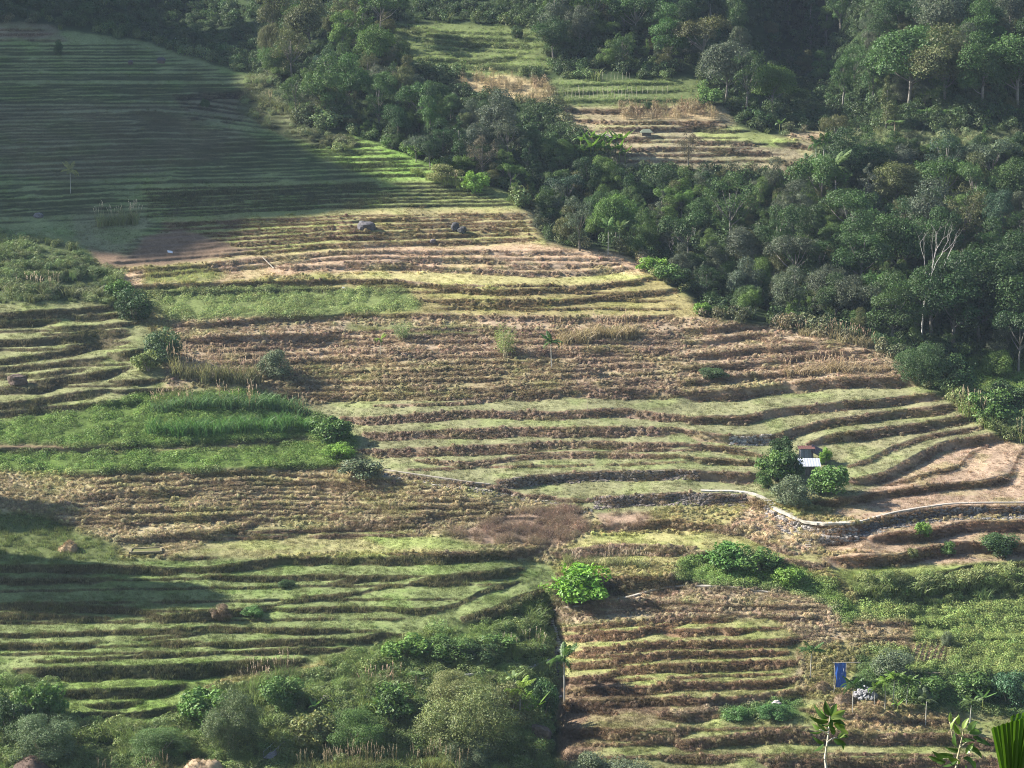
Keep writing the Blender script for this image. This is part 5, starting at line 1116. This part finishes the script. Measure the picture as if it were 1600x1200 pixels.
def ribbon(name, pts, width, thick, col, mat, label, cat, lift=.06, kind=None, n=60):
    pts = np.array(pts, float); d = np.r_[0, np.cumsum(np.hypot(*np.diff(pts, axis=0).T))]; t = np.linspace(0, d[-1], n)
    C = world(np.interp(t, d, pts[:, 0]), np.interp(t, d, pts[:, 1]))
    for k in range(3): C[:, k] = gauss1(C[:, k], 2.0, 0)
    T = np.gradient(C, axis=0); T[:, 2] = 0; T /= np.linalg.norm(T, axis=1, keepdims=True) + 1e-9; Nn = np.stack([-T[:, 1], T[:, 0], 0 * T[:, 0]], 1) * width / 2
    jit = 1 + .45 * (fbm(np.arange(n) / 2.2, np.arange(n) * 0, 2)[:, None] - .5)
    up = np.array([0, 0, lift]); dn = np.array([0, 0, lift - thick])
    V = np.stack([C - Nn * jit + up, C + Nn * jit + up, C + Nn * jit + dn, C - Nn * jit + dn], 1).reshape(-1, 3); f = []
    for i in range(n - 1):
        for k in range(4): f.append((4 * i + k, 4 * i + (k + 1) % 4, 4 * i + 4 + (k + 1) % 4, 4 * i + 4 + k))
    f += [(0, 3, 2, 1), (4 * n - 4, 4 * n - 3, 4 * n - 2, 4 * n - 1)]
    m = MB(); m.add(V, f, col); o = link(name, m.mesh(name, mat)); return tag(o, label, cat, kind=kind)
CON = (.40, .375, .32)
ribbon('path', [(1095, 768), (1150, 769), (1175, 772), (1192, 779), (1200, 784)], 1.0, .35, CON, M_CONC, 'pale concrete path winding along the terrace edge to the left stair', 'path', .22, 'structure')
ribbon('path', [(1212, 795), (1226, 802), (1242, 809), (1258, 816), (1290, 820), (1325, 819), (1344, 816)], 1.25, .4, CON, M_CONC, 'pale concrete path rounding the corner below the hut', 'path', .30, 'structure')
ribbon('path', [(1344, 816), (1400, 801), (1440, 794), (1480, 788), (1540, 786), (1600, 786), (1680, 786)], .55, .4, (.34, .31, .265), M_CONC, 'narrow concrete edge running right along the wall top', 'path', .18, 'structure')
ribbon('path', [(600, 735), (660, 744), (720, 753), (765, 758)], .55, .3, (.27, .245, .20), M_CONC, 'narrow stone path on the wall left of the dark terrace wall', 'path', .18, 'structure')
ribbon('path', [(862, 955), (900, 948), (950, 941), (985, 934), (1015, 923), (1040, 917), (1100, 916), (1150, 919), (1200, 926)], .5, .25, (.32, .30, .26), M_CONC, 'narrow concrete path along the foot of the vine covered wall', 'path', .22, 'structure')
ribbon('path', [(1200, 926), (1216, 922), (1232, 915)], .5, .25, (.2, .18, .15), M_CONC, 'dark stone steps at the end of the narrow path', 'path', .22, 'structure', 20)
ribbon('path', [(560, 1100), (620, 1073), (660, 1062), (755, 1053), (800, 1048), (835, 1044), (850, 1034), (866, 1029)], .5, .25, (.45, .43, .38), M_CONC, 'narrow concrete path crossing under the green bank', 'path', .25, 'structure')
ribbon('path', [(1405, 1049), (1500, 1053), (1600, 1053)], .5, .2, (.25, .2, .14), M_GROUND, 'narrow earth path above the dark bushes on the right', 'path', .12, 'structure')

def stairway(pts, n, width, label, col=(.50, .47, .41), th=.22):
    pts = np.array(pts, float); d = np.r_[0, np.cumsum(np.hypot(*np.diff(pts, axis=0).T))]; root = bpy.data.objects.new('stairway', None); COL.objects.link(root); base = world(*pts[-1]); root.location = tuple(base)
    A = world(*pts[0])
    for i in range(n):
        t = (i + .5) / n * d[-1]; p = world(np.interp(t, d, pts[:, 0]), np.interp(t, d, pts[:, 1])); b = MB()
        b.box(p - base + np.array([0, 0, .16]), (width * random.uniform(.9, 1.08), .42, th), random.uniform(-.08, .08), np.array(col) * random.uniform(.85, 1.12)); part('step', b, M_CONC, root)
    return tag(root, label, 'stairs')
stairway([(1199, 783), (1206, 790), (1212, 796)], 4, 1.1, 'short flight of path steps left below the hut', (.42, .40, .36))
stairway([(1328, 818), (1331, 830), (1335, 836)], 4, 1.0, 'short stone stair at the corner of the concrete path wall')
stairway([(1263, 841), (1262, 851), (1264, 858)], 5, .9, 'small stone stair beside the lower pink plot', (.32, .29, .25))
stairway([(859, 958), (862, 978), (868, 985), (872, 1005), (873, 1022)], 17, .95, 'long stone stair down the gully beside the dry terraces')
stairway([(437, 1142), (439, 1152), (440, 1166)], 7, .9, 'dark stair in the bushes near the bottom', (.26, .25, .24))
stairway([(504, 1068), (505, 1076), (506, 1084)], 6, .7, 'small dark stair above the banana plant in the gap', (.24, .23, .21))
# plank footbridge at the foot of the dark stair
P0, P1 = world(440, 1168) + np.array([0, 0, .25]), world(418, 1196) + np.array([0, 0, 1.0]); br = bpy.data.objects.new('footbridge', None); COL.objects.link(br); br.location = tuple(P0); dv = P1 - P0; L = np.linalg.norm(dv[:2]); rz = math.atan2(dv[1], dv[0])
for i in range(16):
    t = (i + .5) / 16; b = MB(); b.box(dv * t, (L / 16 * .82, 1.3, .07), rz, np.array((.22, .21, .20)) * random.uniform(.8, 1.2)); part('plank', b, M_WOOD, br)
for s_ in (-1, 1):
    off = np.array([-math.sin(rz), math.cos(rz), 0]) * .66 * s_; b = MB(); b.tube([off + (0, 0, .9), dv + off + (0, 0, .9)], .025, 5, (.3, .3, .3)); part('railing', b, M_WOOD, br)
    for t in (0.05, .5, .95): b = MB(); b.tube([dv * t + off - (0, 0, .1), dv * t + off + (0, 0, .92)], .03, 5, (.25, .25, .25)); part('post', b, M_WOOD, br)
tag(br, 'dark plank footbridge at the foot of the lower stair', 'bridge')

# dry stone walls
def rock(R, r, flat=1.0):
    V = np.array([(a, b, c) for c in (-1, 1) for a, b in ((-1, -1), (1, -1), (1, 1), (-1, 1))], float) * R.uniform(.55, 1, (8, 3)); V = np.r_[V, [(0, 0, 1.05), (0, 0, -1.05), (1.1, 0, 0), (-1.1, 0, 0), (0, 1.1, 0), (0, -1.1, 0)]] * R.uniform(.8, 1.1, (14, 1))
    f = []
    for c, ring in ((8, (4, 5, 6, 7)), (9, (3, 2, 1, 0)), (10, (1, 2, 6, 5)), (11, (3, 0, 4, 7)), (12, (2, 3, 7, 6)), (13, (0, 1, 5, 4))):
        for i in range(4): f.append((ring[i], ring[(i + 1) % 4], c))
    return V * np.array([r, r, r * flat]), f
def stonewall(top, hpx, n, label, size=.24, tone=(.20, .19, .175), seed=0):
    R = np.random.default_rng(seed); top = np.array(top, float); root = bpy.data.objects.new('stone_wall', None); COL.objects.link(root); base = world(*top[0]); root.location = tuple(base); m = MB(); cp_ = []
    d = np.r_[0, np.cumsum(np.hypot(*np.diff(top, axis=0).T))]
    for i in range(n):
        t = R.uniform(0, d[-1]); u = np.interp(t, d, top[:, 0]); k = R.uniform(0, 1); v = np.interp(t, d, top[:, 1]) + k * hpx; p = world(u, v) - base + np.array([0, -.08, 0]); Vr, fr_ = rock(R, size * R.uniform(.6, 1.3), .7)
        m.add(Vr + p, fr_, np.array(tone) * R.uniform(.55, 1.5))
    o = part('stones', m, M_STONE, root); o['kind'] = 'stuff'; return tag(root, label, 'wall')
stonewall([(780, 750), (840, 744), (940, 737), (1060, 735), (1090, 736)], 15, 700, 'dark stone terrace wall below the wide light plot', .26, (.15, .13, .11), 1)
stonewall([(928, 778), (1000, 773), (1060, 771), (1165, 773)], 18, 700, 'dark stone wall under the concrete path, left of the hut', .26, (.15, .13, .115), 2)
stonewall([(1195, 788), (1230, 812), (1290, 828), (1340, 824)], 22, 480, 'grey rubble wall under the path corner below the hut', .30, (.24, .22, .20), 3)
stonewall([(1342, 823), (1400, 806), (1480, 793), (1600, 792), (1680, 792)], 20, 900, 'long dark stone wall under the path on the right', .26, (.13, .125, .12), 4)
stonewall([(600, 740), (660, 750), (740, 762), (820, 776), (925, 796)], 7, 420, 'thin low stone wall below the path on the left', .22, (.22, .20, .17), 5)
stonewall([(1140, 681), (1170, 682), (1205, 680)], 15, 260, 'bare grey stone wall left above the hut', .28, (.26, .25, .23), 6)
stonewall([(860, 960), (868, 1000), (872, 1040)], 16, 200, 'dark stone side of the stair gully', .26, (.12, .11, .10), 7)

# boulders
def boulder(u, v, wpx, hpx, label, tone=(.13, .125, .13), seed=0, name='boulder', cat='boulder', mat=None, dp=.9):
    R = np.random.default_rng(seed); P = world(u, v); q = F / P[1]; n, m_ = 20, 13; V = []; 
    for j in range(m_):
        for i in range(n):
            a = 2 * math.pi * i / n; b = math.pi * j / (m_ - 1); d = np.array([math.sin(b) * math.cos(a), math.sin(b) * math.sin(a), math.cos(b)]); s_ = .70 + .42 * vnoise(np.array(d[0] * 1.6 + seed * 3 + 9), np.array(d[1] * 1.6 + d[2] * 2.1 + 5)) + .22 * abs(vnoise(np.array(d[0] * 4.1 + seed), np.array(d[2] * 4.3 + d[1] * 3 + 5)) - .5); V.append(np.sign(d) * np.abs(d) ** .82 * s_)
    V = np.array(V) * np.array([wpx / q / 2, wpx / q / 2 * dp, hpx / q * .62]) + np.array([0, 0, hpx / q * .36]); f = []
    for j in range(m_ - 1):
        for i in range(n): f.append((j * n + i, (j + 1) * n + i, (j + 1) * n + (i + 1) % n, j * n + (i + 1) % n))
    m = MB(); m.add(V, f, tone); o = link(name, m.mesh(name, mat or M_STONE, False), None, P, (0, 0, R.uniform(-.3, .3))); return tag(o, label, cat)
def mound(u, v, wpx, hpx, label, tone, seed, name, cat):
    R = np.random.default_rng(seed); P = world(u, v); q = F / P[1]; rad, H_ = wpx / q / 2, hpx / q; n, k = 26, 11; V = [(0, 0, H_)]; f = []
    for j in range(1, k):
        r = j / (k - 1)
        for i in range(n):
            a = 2 * math.pi * i / n; x_, y_ = r * math.cos(a), r * math.sin(a) * .8; nz_ = vnoise(np.array(x_ * 2.2 + seed), np.array(y_ * 2.2 + 3)) - .5; n2_ = vnoise(np.array(x_ * 6 + seed), np.array(y_ * 6 + 3)) - .5
            V.append((x_ * rad * (1 + .25 * nz_), y_ * rad * (1 + .2 * nz_), H_ * (math.cos(r * math.pi / 2) ** .8 - .35 * r * r + .45 * nz_ + .16 * n2_) - .25 * r))
    for i in range(n): f.append((0, 1 + i, 1 + (i + 1) % n))
    for j in range(k - 2):
        for i in range(n): f.append((1 + j * n + i, 1 + (j + 1) * n + i, 1 + (j + 1) * n + (i + 1) % n, 1 + j * n + (i + 1) % n))
    root = bpy.data.objects.new(name, None); COL.objects.link(root); root.location = tuple(P); m = MB(); m.add(V, f, tone); part('earth', m, M_GROUND, root, True)
    m = MB(); Va = np.array(V)
    for i in range(150):
        c = Va[R.integers(0, len(Va))]; b = blades(9, .22, .5, .05, 1.0, 2, seed * 100 + i, .6); m.add(np.concatenate(b.v) + c, b.f, np.concatenate(b.c) * np.array(tone) * R.uniform(.9, 1.5))
    o = part('dry_grass', m, M_TUFT, root); o['kind'] = 'stuff'; return tag(root, label, cat)
M_TUFT = leaf_mat('tuft_blades', transl=.3)
boulder(573, 359, 30, 15, 'large dark grey boulder on the upper dry terraces', (.10, .095, .10), 1); boulder(711, 361, 14, 15, 'dark boulder leaning on the upper wall, right of the large one', (.06, .06, .065), 2); boulder(722, 364, 14, 10, 'smaller dark boulder touching the right one', (.07, .07, .07), 3)
boulder(28, 601, 34, 18, 'brown earthy boulder on the left terraces', (.10, .075, .06), 4); boulder(1213, 1104, 18, 11, 'pale round stone in the low green bushes', (.36, .33, .30), 5); mound(107, 859, 40, 14, 'brown straw covered mound beside the shadow', (.24, .18, .11), 6, 'mound', 'mound')
mound(52, 1218, 120, 34, 'dark brown rounded mound at the lower left edge', (.085, .062, .05), 7, 'mound', 'mound'); mound(318, 1216, 100, 34, 'pale straw mound at the bottom left', (.28, .215, .14), 8, 'mound', 'mound')
boulder(676, 380, 10, 6, 'small stone on the pale straw terraces', (.14, .12, .12), 9); boulder(512, 1102, 22, 18, 'brown rock beside the small dark stair', (.13, .115, .095), 10); boulder(845, 1152, 34, 22, 'earthy rock face below the banana plants', (.13, .10, .075), 11, 'rock', 'rock')
boulder(60, 340, 14, 8, 'small grey stone in the shaded terraces', (.16, .155, .16), 12); boulder(874, 1092, 12, 6, 'white stone at the foot of the tall palm', (.38, .35, .32), 13)

# heap of grey stones
root = bpy.data.objects.new('stone_heap', None); COL.objects.link(root); P = world(1352, 1090); root.location = tuple(P); q = F / P[1]; R = np.random.default_rng(31); rk = []
for i in range(5):
    m = MB(); V, f = rock(R, .34, .8); m.add(V, f, np.array((.22, .22, .23)) * R.uniform(.7, 1.25)); rk.append(m.mesh('stone', M_STONE))
for i in range(150):
    r = 1.75 * math.sqrt(R.random()); a = R.uniform(0, 6.28); x_, y_ = r * math.cos(a), r * .8 * math.sin(a); o = link('stone', rk[i % 5], root, (x_, y_, .1 + R.uniform(.2, 1) * 1.9 * max(0, 1 - r / 1.95)), (R.uniform(0, 6), R.uniform(0, 6), R.uniform(0, 6)), R.uniform(.5, 1.0))
tag(root, 'heap of pale grey stones beside the palms', 'stone heap')
# earth heap and dug bank by the tarp
mound(1318, 1096, 52, 13, 'dug earth bank under the blue tarp', (.185, .14, .095), 21, 'earth_bank', 'earth bank'); mound(1284, 1078, 44, 11, 'brown earth heap left of the blue tarp', (.18, .14, .09), 22, 'earth_bank', 'earth bank')
# blue tarp hung from a pole
P = world(1310, 1072); q = F / P[1]; tp = bpy.data.objects.new('tarpaulin', None); COL.objects.link(tp); tp.location = (P[0], P[1] - 1.2, P[2]); k1, k2 = 9, 14; W_, H_ = 18 / q, 38 / q; V = []; f = []
for side in (0, 1):
    for j in range(k2):
        for i in range(k1):
            x_ = (i / (k1 - 1) - .5) * W_ * (1 - .10 * math.sin(math.pi * j / (k2 - 1)) + .06 * math.sin(j * 1.3)); z_ = H_ * (1 - j / (k2 - 1)) + .5; V.append((x_ + .10 * j / k2, -.9 * j / (k2 - 1) + .07 * math.sin(i * 1.7 + j * .4) + side * .012, z_ - .05 * math.sin(i * .8) * (j == 0)))
n0 = k1 * k2
for j in range(k2 - 1):
    for i in range(k1 - 1):
        a = j * k1 + i; f += [(a, a + k1, a + k1 + 1, a + 1), (n0 + a, n0 + a + 1, n0 + a + k1 + 1, n0 + a + k1)]
col = np.tile((.018, .075, .30), (2 * n0, 1)); 
m = MB(); m.add(V, f, col); part('sheet', m, M_TARP, tp)
for pts_, r_ in (([(-W_ / 2 - .3, .05, H_ + .55), (W_ / 2 + 2.2, .05, H_ + .6)], .05), ([(-W_ / 2, .05, -.6), (-W_ / 2, .05, H_ + .6)], .05), ([(W_ / 2 + .1, .05, -.6), (W_ / 2 + .1, .05, H_ + .6)], .05), ([(-W_ / 2 - .2, -1.0, -.5), (-W_ / 2, -.85, .9)], .04)):
    b = MB(); b.tube(pts_, r_, 6, (.42, .38, .32)); part('pole', b, M_WOOD, tp)
b = MB()
for i in range(4): b.box((-.5 + .32 * i + random.uniform(-.1, .1), -.45 - .1 * (i % 2), .9 + .75 * i), (.05, .02, .5), .3, (.55, .6, .7), (0, .12, 0))
part('worn_patch', b, M_TARP, tp)['kind'] = 'stuff'
tag(tp, 'blue plastic tarp hung from poles beside the earth bank', 'tarp')

# pond in the brown terraces
C = np.array([world(u, v) for u, v in ((203, 868), (252, 867), (251, 857), (206, 858))]); z_ = C[:, 2].max() + .05
m = MB(); ctr = C.mean(0); 
for c in (C,): c[:, 2] = z_
m.add(C, [(0, 1, 2, 3)], (.17, .175, .075)); tag(link('water', m.mesh('water', M_WATER)), 'small murky green pond in the brown terraces', 'pond', kind='structure')
rim = bpy.data.objects.new('pond_wall', None); COL.objects.link(rim); rim.location = tuple(C[0])
for a, b_ in ((0, 1), (1, 2), (2, 3), (3, 0)):
    m = MB(); p0, p1 = C[a] - C[0], C[b_] - C[0]; Lw = np.linalg.norm(p1 - p0); m.box((p0 + p1) / 2 + np.array([0, 0, -.02]), (Lw + .3, .30, .34), math.atan2(p1[1] - p0[1], p1[0] - p0[0]), (.19, .165, .10)); part('side', m, M_STONE, rim)
tag(rim, 'low earth and stone rim round the small pond', 'wall')

# far huts and stray things in the shaded terraces
def farhut(u, v, wpx, hpx, col, label):
    P = world(u, v); q = F / P[1]; W_, H_ = wpx / q, hpx / q; root = bpy.data.objects.new('field_hut', None); COL.objects.link(root); root.location = tuple(P)
    m = MB(); m.box((0, 0, H_ * .22), (W_ * .7, W_ * .55, H_ * .55), 0, (.12, .10, .085)); part('wall', m, M_WOOD, root)
    m = MB(); a, b = W_ / 2, W_ * .42; z0, z1 = H_ * .5, H_; V = [(-a, -b, z0), (a, -b, z0), (a, b, z0), (-a, b, z0), (-a * .5, 0, z1), (a * .5, 0, z1)]; m.add(V, [(0, 1, 5, 4), (2, 3, 4, 5), (1, 2, 5), (3, 0, 4), (0, 3, 2, 1)], col); part('roof', m, M_WOOD, root); tag(root, label, 'hut')
farhut(252, 99, 15, 9, (.07, .065, .07), 'tiny dark field hut in the highest shaded terraces'); farhut(204, 101, 9, 6, (.08, .07, .075), 'tiny dark shed left of the highest field hut'); farhut(942, 218, 26, 9, (.20, .18, .17), 'grey low shelter beside the banana grove'); farhut(1010, 212, 20, 10, (.13, .15, .11), 'green grey shelter on the far brown plots')
def sheet(u, v, w_, d_, col, label, tilt=.5):
    P = world(u, v); m = MB(); V, f = corrugated(w_, d_, 4, .03); m.add(V, f, col); o = link('metal_sheet', m.mesh('metal_sheet', M_TIN), None, P + np.array([0, -.2, .35]), (tilt, .2, .3)); tag(o, label, 'metal sheet')
sheet(398, 146, 1.7, 1.2, (.7, .7, .7), 'small white metal sheet lying on the tall grass mound'); sheet(266, 396, 1.1, .8, (.55, .6, .65), 'small pale sheet lying on the dark soil plot'); sheet(538, 452, .8, .6, (.6, .6, .55), 'tiny white sheet lying in the green weeds'); sheet(276, 62, .9, .6, (.6, .6, .6), 'tiny white sheet in the shaded hollow at the top')
# leaning bamboo pole on the dry plots
A, B = world(428, 420), world(410, 409); m = MB(); m.tube([A + (0, 0, .1), B + (0, 0, 1.0)], (.07, .05), 6, (.62, .58, .48)); tag(link('bamboo_pole', m.mesh('bamboo_pole', M_WOOD)), 'pale bamboo pole lying slanted on the dry terraces', 'pole')
m = MB(); Pq = world(918, 641); m.tube([(0, 0, -.3), (.05, 0, 2.1)], (.04, .03), 5, (.3, .25, .2)); tag(link('wooden_stake', m.mesh('wooden_stake', M_WOOD), None, Pq), 'thin stake standing in the long light green plot', 'stake')
# bean poles
pm_ = MB(); pm_.tube([(0, 0, -.2), (.04, 0, 1.9)], (.035, .025), 4, (.40, .36, .28)); PMESH = pm_.mesh('bean_pole', M_WOOD); k = 0
for v_, u0_, u1_, n_ in ((153, 866, 1000, 24), (146, 880, 1050, 22), (124, 930, 990, 10)):
    for i in range(n_):
        o = link('bean_pole', PMESH, None, world(u0_ + (u1_ - u0_) * i / n_ + random.uniform(-1, 1), v_), (random.uniform(-.08, .08), random.uniform(-.08, .08), 0), random.uniform(.8, 1.15)); tag(o, 'thin grey pole in the far rows of bean poles', 'pole', 'bean poles in rows above the far terraces')
# planted bed: furrow ridges
bed = bpy.data.objects.new('planted_bed', None); COL.objects.link(bed); base = world(1450, 1020); bed.location = tuple(base)
for i in range(6):
    A, B = world(1424 + i * 9.5, 1033), world(1434 + i * 9.5, 1006); m = MB(); t_ = np.linspace(0, 1, 8)[:, None]; m.tube((A + (B - A) * t_) - base + np.array([0, 0, -.08]), .24, 6, (.20, .155, .10)); part('ridge', m, M_GROUND, bed)
    m = MB(); R = np.random.default_rng(60 + i); C_ = (A + (B - A) * R.random((170, 1))) - base + np.array([0, 0, .25]) + R.normal(0, .13, (170, 3)); leafquads(m, C_, R.normal(0, .4, (170, 3)) + (0, 0, 1), .13, R, .7); c_ = link('leaves', m.mesh('leaves', M_LEAF), bed); c_.color = (.20, .24, .08, 1); c_['kind'] = 'stuff'
tag(bed, 'small bed of planted ridges on the green slope', 'garden bed')
# a bird in flight against the gully
bd = MB(); bd.tube([(-.45, 0, 0), (-.2, 0, .06), (.15, 0, .05), (.4, 0, 0)], (.03, .11, .12, .04), 6, (.02, .02, .022)); bird = bpy.data.objects.new('bird', None); COL.objects.link(bird)
rx_, rz_ = ray(1083.0, 69.0); bird.location = (300 * rx_, 300, CAMZ + 300 * rz_); bird.rotation_euler = (.2, -.5, .6); part('body', bd, M_WOOD, bird)
for s_ in (-1, 1):
    m = MB(); m.add([(.2, s_ * .05, .05), (-.15, s_ * .05, .05), (-.1, s_ * .45, .28), (.18, s_ * .42, .30), (-.05, s_ * .85, .20), (.2, s_ * .05, .02), (-.15, s_ * .05, .02)], [(0, 1, 2, 3), (3, 2, 4), (6, 5, 3, 2)], (.02, .02, .022)); part('wing', m, M_WOOD, bird)
tag(bird, 'small black bird flying before the dark gully', 'bird')

# foreground saplings and a palm leaf on the near slope
def big_leaf(ln, wd, fold, curl, seed):
    R = np.random.default_rng(seed); k = 9; m = MB(); V = []; 
    for i in range(k):
        t = i / (k - 1); w_ = wd * (math.sin(math.pi * (.04 + .94 * t)) ** .8) * (1 - .25 * t); x = ln * t; z = -curl * ln * t * t
        V += [(x, -w_, z + fold * w_), (x, -w_ * .5, z + fold * w_ * .6), (x, 0, z), (x, w_ * .5, z + fold * w_ * .6), (x, w_, z + fold * w_)]
    f = []
    for i in range(k - 1):
        for j in range(4): a = 5 * i + j; f.append((a, a + 1, a + 6, a + 5))
    m.add(V, f, (1, 1, 1)); return m.mesh('leaf', M_FGLEAF, True)
M_FGLEAF = leaf_mat('citrus_leaf', objcol=True, transl=.30)
for n_ in M_FGLEAF.node_tree.nodes:
    if n_.type == 'BSDF_GLOSSY': n_.inputs['Roughness'].default_value = .35
    if n_.type == 'MIX_SHADER' and abs(n_.inputs[0].default_value - .035) < .01: n_.inputs[0].default_value = .10
BLF = [big_leaf(.17, .044, f_, c_, 90 + i) for i, (f_, c_) in enumerate(((.5, .25), (.3, .5), (.8, .1), (.6, .7)))]
def fg(u, v, y): rx_, rz_ = ray(float(u), float(v)); return np.array([y * rx_, y, CAMZ + y * rz_])
def sapling(stems, leaves, y, label, wood):
    base = fg(stems[0][0][0], 1200, y); gz = near_z(base[0], y) - .05; root = bpy.data.objects.new('sapling', None); COL.objects.link(root); root.location = (base[0], y, gz); o0 = np.array([base[0], y, gz]); tw = MB(); R = np.random.default_rng(int(stems[0][0][0]))
    for si, st in enumerate(stems):
        pts_ = [fg(a, b, y + .15 * math.sin(a)) - o0 for a, b in st]
        if si == 0: pts_ = [np.array([.0, 0, 0]), (pts_[0] * .5 + np.array([.03, 0, 0]))] + pts_
        tw.tube(pts_, np.linspace(.013 if si == 0 else .006, .004, len(pts_)), 7, wood)
    part('stem', tw, M_BARK, root, True)
    for i, (u_, v_, ang, ln, tn) in enumerate(leaves):
        p = fg(u_, v_, y + R.uniform(-.12, .12)) - o0; a = math.radians(ang)
        o = link('leaf', BLF[i % 4], root, p, Euler((R.uniform(.3, 1.5), -a, R.uniform(-.5, .5)), 'XYZ'), 0.95 * ln / (F / y) / .17); c = np.array((.040, .080, .020)) * R.uniform(.8, 1.25) if tn == 0 else np.array((.20, .27, .075)) if tn == 1 else np.array((.10, .17, .035)); o.color = (*c, 1)
    return tag(root, label, 'sapling')
sapling([[(1291, 1200), (1289, 1185), (1292, 1165), (1294, 1148), (1296, 1130), (1297, 1115)], [(1293, 1160), (1300, 1154), (1310, 1152)], [(1294, 1148), (1286, 1142), (1280, 1140)]],
 [(1296, 1118, 112, 26, 0), (1298, 1119, 62, 24, 2), (1299, 1121, 28, 27, 1), (1295, 1121, 165, 30, 0), (1297, 1124, 8, 28, 1), (1294, 1127, 188, 32, 0), (1300, 1128, -12, 26, 0), (1296, 1132, 205, 26, 0), (1303, 1131, -28, 28, 2), (1299, 1134, -70, 20, 0), (1290, 1138, 140, 22, 1), (1295, 1140, 185, 22, 0), (1284, 1142, 200, 22, 0), (1283, 1140, 165, 18, 2), (1308, 1153, 15, 20, 0), (1310, 1154, 50, 18, 1), (1303, 1156, -15, 22, 0), (1313, 1158, -50, 22, 0), (1286, 1162, 215, 22, 0), (1287, 1160, 170, 18, 0), (1297, 1138, 80, 18, 0), (1293, 1130, 130, 24, 2), (1312, 1139, -30, 18, 1)], 16.0, 'young sapling with glossy leaves rising at the bottom, left of two', (.42, .40, .33))
LV2 = [(1505, 1140, 75, 22, 1), (1512, 1142, 40, 26, 1), (1500, 1147, 120, 22, 2), (1515, 1146, 15, 24, 2), (1520, 1152, -15, 22, 0), (1508, 1155, 150, 20, 0), (1498, 1132, 95, 18, 1), (1488, 1140, 100, 22, 1), (1484, 1128, 85, 16, 1), (1526, 1158, 5, 24, 0), (1512, 1165, -20, 22, 0), (1500, 1170, 200, 24, 0), (1490, 1180, 190, 30, 0), (1480, 1184, 170, 26, 0), (1495, 1188, 215, 28, 0), (1505, 1185, -10, 26, 0), (1515, 1190, -40, 26, 0), (1500, 1192, 160, 24, 2), (1522, 1175, -35, 22, 0), (1478, 1190, 185, 24, 0), (1510, 1178, 60, 22, 2), (1494, 1166, 120, 22, 0), (1520, 1142, 70, 20, 0), (1508, 1196, -70, 20, 0), (1470, 1187, 175, 22, 0), (1502, 1160, 30, 22, 0)]
sapling([[(1494, 1200), (1496, 1185), (1500, 1168), (1504, 1150), (1506, 1138)], [(1497, 1180), (1490, 1160), (1486, 1140), (1484, 1128)], [(1500, 1168), (1510, 1160), (1522, 1155)], [(1496, 1188), (1484, 1186), (1474, 1186)]], LV2, 15.0, 'branching sapling with glossy leaves rising at the bottom, right of two', (.30, .28, .18))
# fan of a palm leaf at the right lower corner
pl = bpy.data.objects.new('palm_leaf', None); COL.objects.link(pl); y_ = 13.0; O = fg(1582, 1275, y_); pl.location = tuple(O); R = np.random.default_rng(77)
tips = [(1553, 1138), (1560, 1136), (1567, 1133), (1574, 1131), (1581, 1129), (1588, 1127), (1595, 1125), (1602, 1123), (1610, 1121), (1618, 1122), (1626, 1124), (1634, 1128), (1642, 1134), (1583, 1120), (1592, 1117), (1601, 1115)]
for i, (a, b) in enumerate(tips):
    e = fg(a, b, y_ + (.25 if i > 12 else .05 * math.sin(i * 2.1))) - O; s_ = np.array([e[2], 0, -e[0]]); s_ /= np.linalg.norm(s_); wv = .017; mid = e * .55; yd = np.array([0, .010, 0]); m = MB()
    m.add([-s_ * .004, s_ * .004, mid - s_ * wv, mid + yd * 1.5, mid + s_ * wv, e - s_ * wv, e + yd * 1.5, e + s_ * wv, e * 1.02 + s_ * wv * .2], [(0, 3, 2), (0, 1, 3), (1, 4, 3), (2, 3, 6, 5), (3, 4, 7, 6), (5, 6, 8), (6, 7, 8)], (1, 1, 1)); o = link('leaflet', m.mesh('leaflet', M_FGLEAF), pl); o.color = (*(np.array((.075, .145, .025)) * R.uniform(.6, 1.25)), 1)
m = MB(); m.tube([(0, 0, 0), (.02, .05, -.6), (.0, .1, near_z(0, y_) - O[2] - .1)], (.014, .02, .03), 6, (.13, .2, .05)); part('stalk', m, M_FROND, pl); tag(pl, 'bright green palm leaf spread like a fan, lower right corner', 'palm leaf')
# ------------------------------------------------------------------ haze between the camera and the far slope
hz = MB(); x0, x1, y0, y1, z0, z1 = -1100, 700, -60, 1250, -4, 620
hz.add([(x0, y0, z0), (x1, y0, z0), (x1, y1, z0), (x0, y1, z0), (x0, y0, z1), (x1, y0, z1), (x1, y1, z1), (x0, y1, z1)],
       [(0, 3, 2, 1), (4, 5, 6, 7), (0, 1, 5, 4), (1, 2, 6, 5), (2, 3, 7, 6), (3, 0, 4, 7)])
mh = bpy.data.materials.new('haze'); mh.use_nodes = True; t = mh.node_tree
for n in list(t.nodes): t.nodes.remove(n)
pv = t.nodes.new('ShaderNodeVolumePrincipled'); pv.inputs['Density'].default_value = .000055; pv.inputs['Color'].default_value = (.62, .78, 1.0, 1); pv.inputs['Anisotropy'].default_value = .1
om = t.nodes.new('ShaderNodeOutputMaterial'); t.links.new(pv.outputs[0], om.inputs['Volume'])
tag(link('haze', hz.mesh('haze', mh)), 'thin bluish haze over the whole valley', 'haze', kind='stuff')
